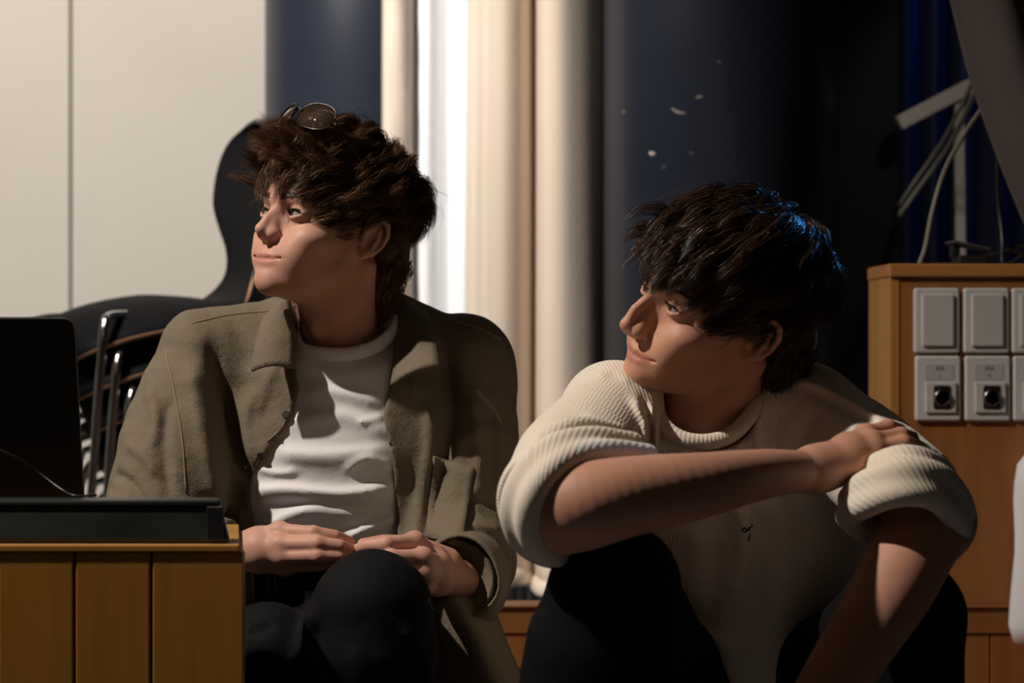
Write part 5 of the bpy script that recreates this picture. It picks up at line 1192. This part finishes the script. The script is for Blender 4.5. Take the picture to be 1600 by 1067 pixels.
def ring_part(name, rings, k, mt, h=.0035, pad=.04, extra=None):
    pts = [p for r_ in rings for p in r_[0]]; lo, hi = bounds(pts, pad); g_ = Field(lo, hi, h)
    for r_, rad in rings: q = spline(list(r_)+[r_[0]], 5); g_.chain(list(q), rad, k)
    if extra: extra(g_)
    o_, v_ = garment(name, g_, mt, sweater); return o_, v_
# neck rib
nk = [P(1024, 612, 2.405), P(1030, 655, 2.378), P(1062, 684, 2.362), P(1108, 690, 2.362), P(1152, 672, 2.378), P(1190, 622, 2.420), P(1200, 590, 2.475), P(1150, 575, 2.525), P(1080, 572, 2.515), P(1036, 580, 2.465)]
o_, v_ = ring_part('neck_rib', [(nk, .0095)], .004, M['knit'], .003, .03)
c_ = np.mean(nk, 0); fattr(o_.data, 'wale', np.arctan2(v_[:, 1]-c_[1], v_[:, 0]-c_[0])*.075*.9); fattr(o_.data, 'course', v_[:, 2]*.3)
# rolled sleeve at the right elbow: opening faces along the forearm
def tilt_ring(c, ax, ref, a, b, n=10, ph=0):
    ax = unit(ax); u = unit(np.array(ref)-ax*(np.array(ref)@ax)); v = np.cross(ax, u); return [c+a*math.cos(t)*u+b*math.sin(t)*v for t in np.arange(n)*2*math.pi/n+ph]
ringA = [P(1010, 713, 2.13), P(945, 706, 2.075), P(880, 722, 2.035), P(836, 768, 2.020), P(826, 822, 2.030), P(852, 862, 2.060), P(900, 858, 2.125), P(960, 810, 2.185), P(1000, 752, 2.185)]
ringB = [P(985, 698, 2.17), P(920, 690, 2.105), P(860, 706, 2.055), P(818, 752, 2.045), P(806, 806, 2.055), P(830, 850, 2.085), P(885, 862, 2.155), P(945, 810, 2.22), P(980, 745, 2.22)]
ringC = [P(960, 680, 2.23), P(905, 672, 2.175), P(858, 692, 2.115), P(828, 735, 2.095), P(822, 790, 2.105), P(850, 830, 2.135), P(900, 830, 2.20), P(945, 780, 2.26), P(965, 725, 2.27)]
o_, v_ = ring_part('rolled_sleeve', [(ringA, .0135), (ringB, .0165), (ringC, .0150)], .014, M['knit'])
wale_attr(o_.data, v_, [AX[1]])
ringA = [P(1325, 806, 2.215), P(1345, 792, 2.155), P(1400, 772, 2.125), P(1456, 776, 2.130), P(1492, 810, 2.165), P(1496, 846, 2.220), P(1460, 850, 2.275), P(1400, 842, 2.290), P(1350, 828, 2.265)]
ringB = [P(1332, 780, 2.235), P(1352, 760, 2.165), P(1405, 738, 2.135), P(1462, 746, 2.145), P(1496, 784, 2.180), P(1500, 826, 2.235), P(1465, 832, 2.290), P(1405, 822, 2.310), P(1352, 802, 2.285)]
ringC = [P(1345, 752, 2.255), P(1365, 732, 2.195), P(1412, 716, 2.165), P(1455, 728, 2.180), P(1482, 762, 2.215), P(1484, 800, 2.265), P(1450, 806, 2.315), P(1405, 796, 2.335), P(1360, 775, 2.305)]
o_, v_ = ring_part('rolled_sleeve', [(ringA, .0140), (ringB, .0165), (ringC, .0150)], .012, M['knit'])
wale_attr(o_.data, v_, [AX[2]])
# small embroidered mark on the chest
bpy.context.view_layer.update()
M['embroid'] = mat('dark_thread', (.012, .010, .02), .8)
mk = empty('tmp', (0, 0, 0)); bpy.data.objects.remove(mk)
pts_sets = [[(1160, 829), (1161, 825), (1164, 825), (1166, 829), (1163, 831), (1160, 829)], [(1167, 830), (1168, 826), (1170, 824)], [(1170, 829), (1171, 825), (1173, 823)], [(1174, 823), (1174.5, 819)], [(1171.5, 834), (1170.5, 839), (1168.5, 846)], [(1171, 837), (1169, 841)]]
for ps in pts_sets: seam_on(sweater, ps, M['embroid'], sweater, .0009, .0006, 'embroidered_mark', 2.4)
# black trousers
g = Field((.0, 1.98, .02), (.56, 2.86, .64), .0055)
g.loft([(P(1165, 1170, 2.68), SR_, .165, .12), (P(1150, 1090, 2.67), SR_, .160, .115)], .02)
for i_ in (0, 1):
    h_, k_, a_ = hipR[i_], kR[i_], ankR[i_]; g.chain([h_, (h_+k_)/2, k_, k_*.62+a_*.38, a_+[0, 0, .03]], [.088, .076, .060, .072, .066], .03, pre=.02)
g.chain([P(962, 918, 2.115), P(938, 1010, 2.13), P(930, 1090, 2.15)], [.062, .078, .082], .02)
g.chain([P(1420, 965, 2.235), P(1410, 1030, 2.24), P(1400, 1100, 2.24)], [.060, .064, .066], .02)
ripple(g, .0012, 24, 20, 22, 41)
seat_cut(g); garment('trousers', g, M['blackcloth'], manR); shoes(ankR, manR)

# ------------------------------------------------------------------ sunglasses pushed up on the hair
M['lens'] = mat('brown_lens', (.30, .18, .12), .05, spec=.8); bsdf(M['lens']).inputs['Transmission Weight'].default_value = .85; bsdf(M['lens']).inputs['IOR'].default_value = 1.45; bsdf(M['lens']).inputs['Specular Tint'].default_value = (.25, .55, 1.0, 1); bsdf(M['lens']).inputs['Coat Weight'].default_value = .6; bsdf(M['lens']).inputs['Coat Tint'].default_value = (.8, .9, 1, 1)
M['wire'] = mat('dark_wire', (.06, .055, .05), .3, 1.0)
sg = empty('sunglasses', hl(0, .082, .132)); tag(sg, 'sunglasses with brown lenses pushed up on the hair of the man in olive', 'sunglasses')
def gl(v): return hl(*(np.array((0, .086, .147))+rotx(.50)@np.array(v)))
for s in (-1, 1):
    ring = []; Rz = rotz(-s*.30)
    for t in np.arange(24)*2*math.pi/24:
        a_, b_ = .029*np.sign(math.cos(t))*abs(math.cos(t))**.8, .021*np.sign(math.sin(t))*abs(math.sin(t))**.8
        ring.append(gl(np.array((s*.009, .004, 0))+Rz@np.array((s*.027+a_, -3*a_*a_, b_))))
    cen = np.mean(ring, 0)+RL@np.array((0, .003, 0)); me = npmesh('lens', ring+[cen], None, [(i_, (i_+1) % 24, 24) for i_ in range(24)]); o_ = link('lens', me, M['lens']); adopt(o_, sg)
    q = o_.modifiers.new('thick', 'SOLIDIFY'); q.thickness = .002
    adopt(MB().tube(ring+[ring[0]], .0012, 6).obj('rim', M['wire'], None, True), sg)
    h0 = np.array(ring[0 if s > 0 else 12])
    adopt(MB().tube(spline([h0, gl((s*.074, -.020, -.008)), gl((s*.082, -.08, -.020)), gl((s*.080, -.135, -.045))], 6), .0014, 6).obj('temple', M['wire'], None, True), sg)
adopt(MB().tube(spline([gl((-.0095, .003, .004)), gl((0, .006, .007)), gl((.0095, .003, .004))], 5), .0013, 6).obj('bridge', M['wire'], None, True), sg)
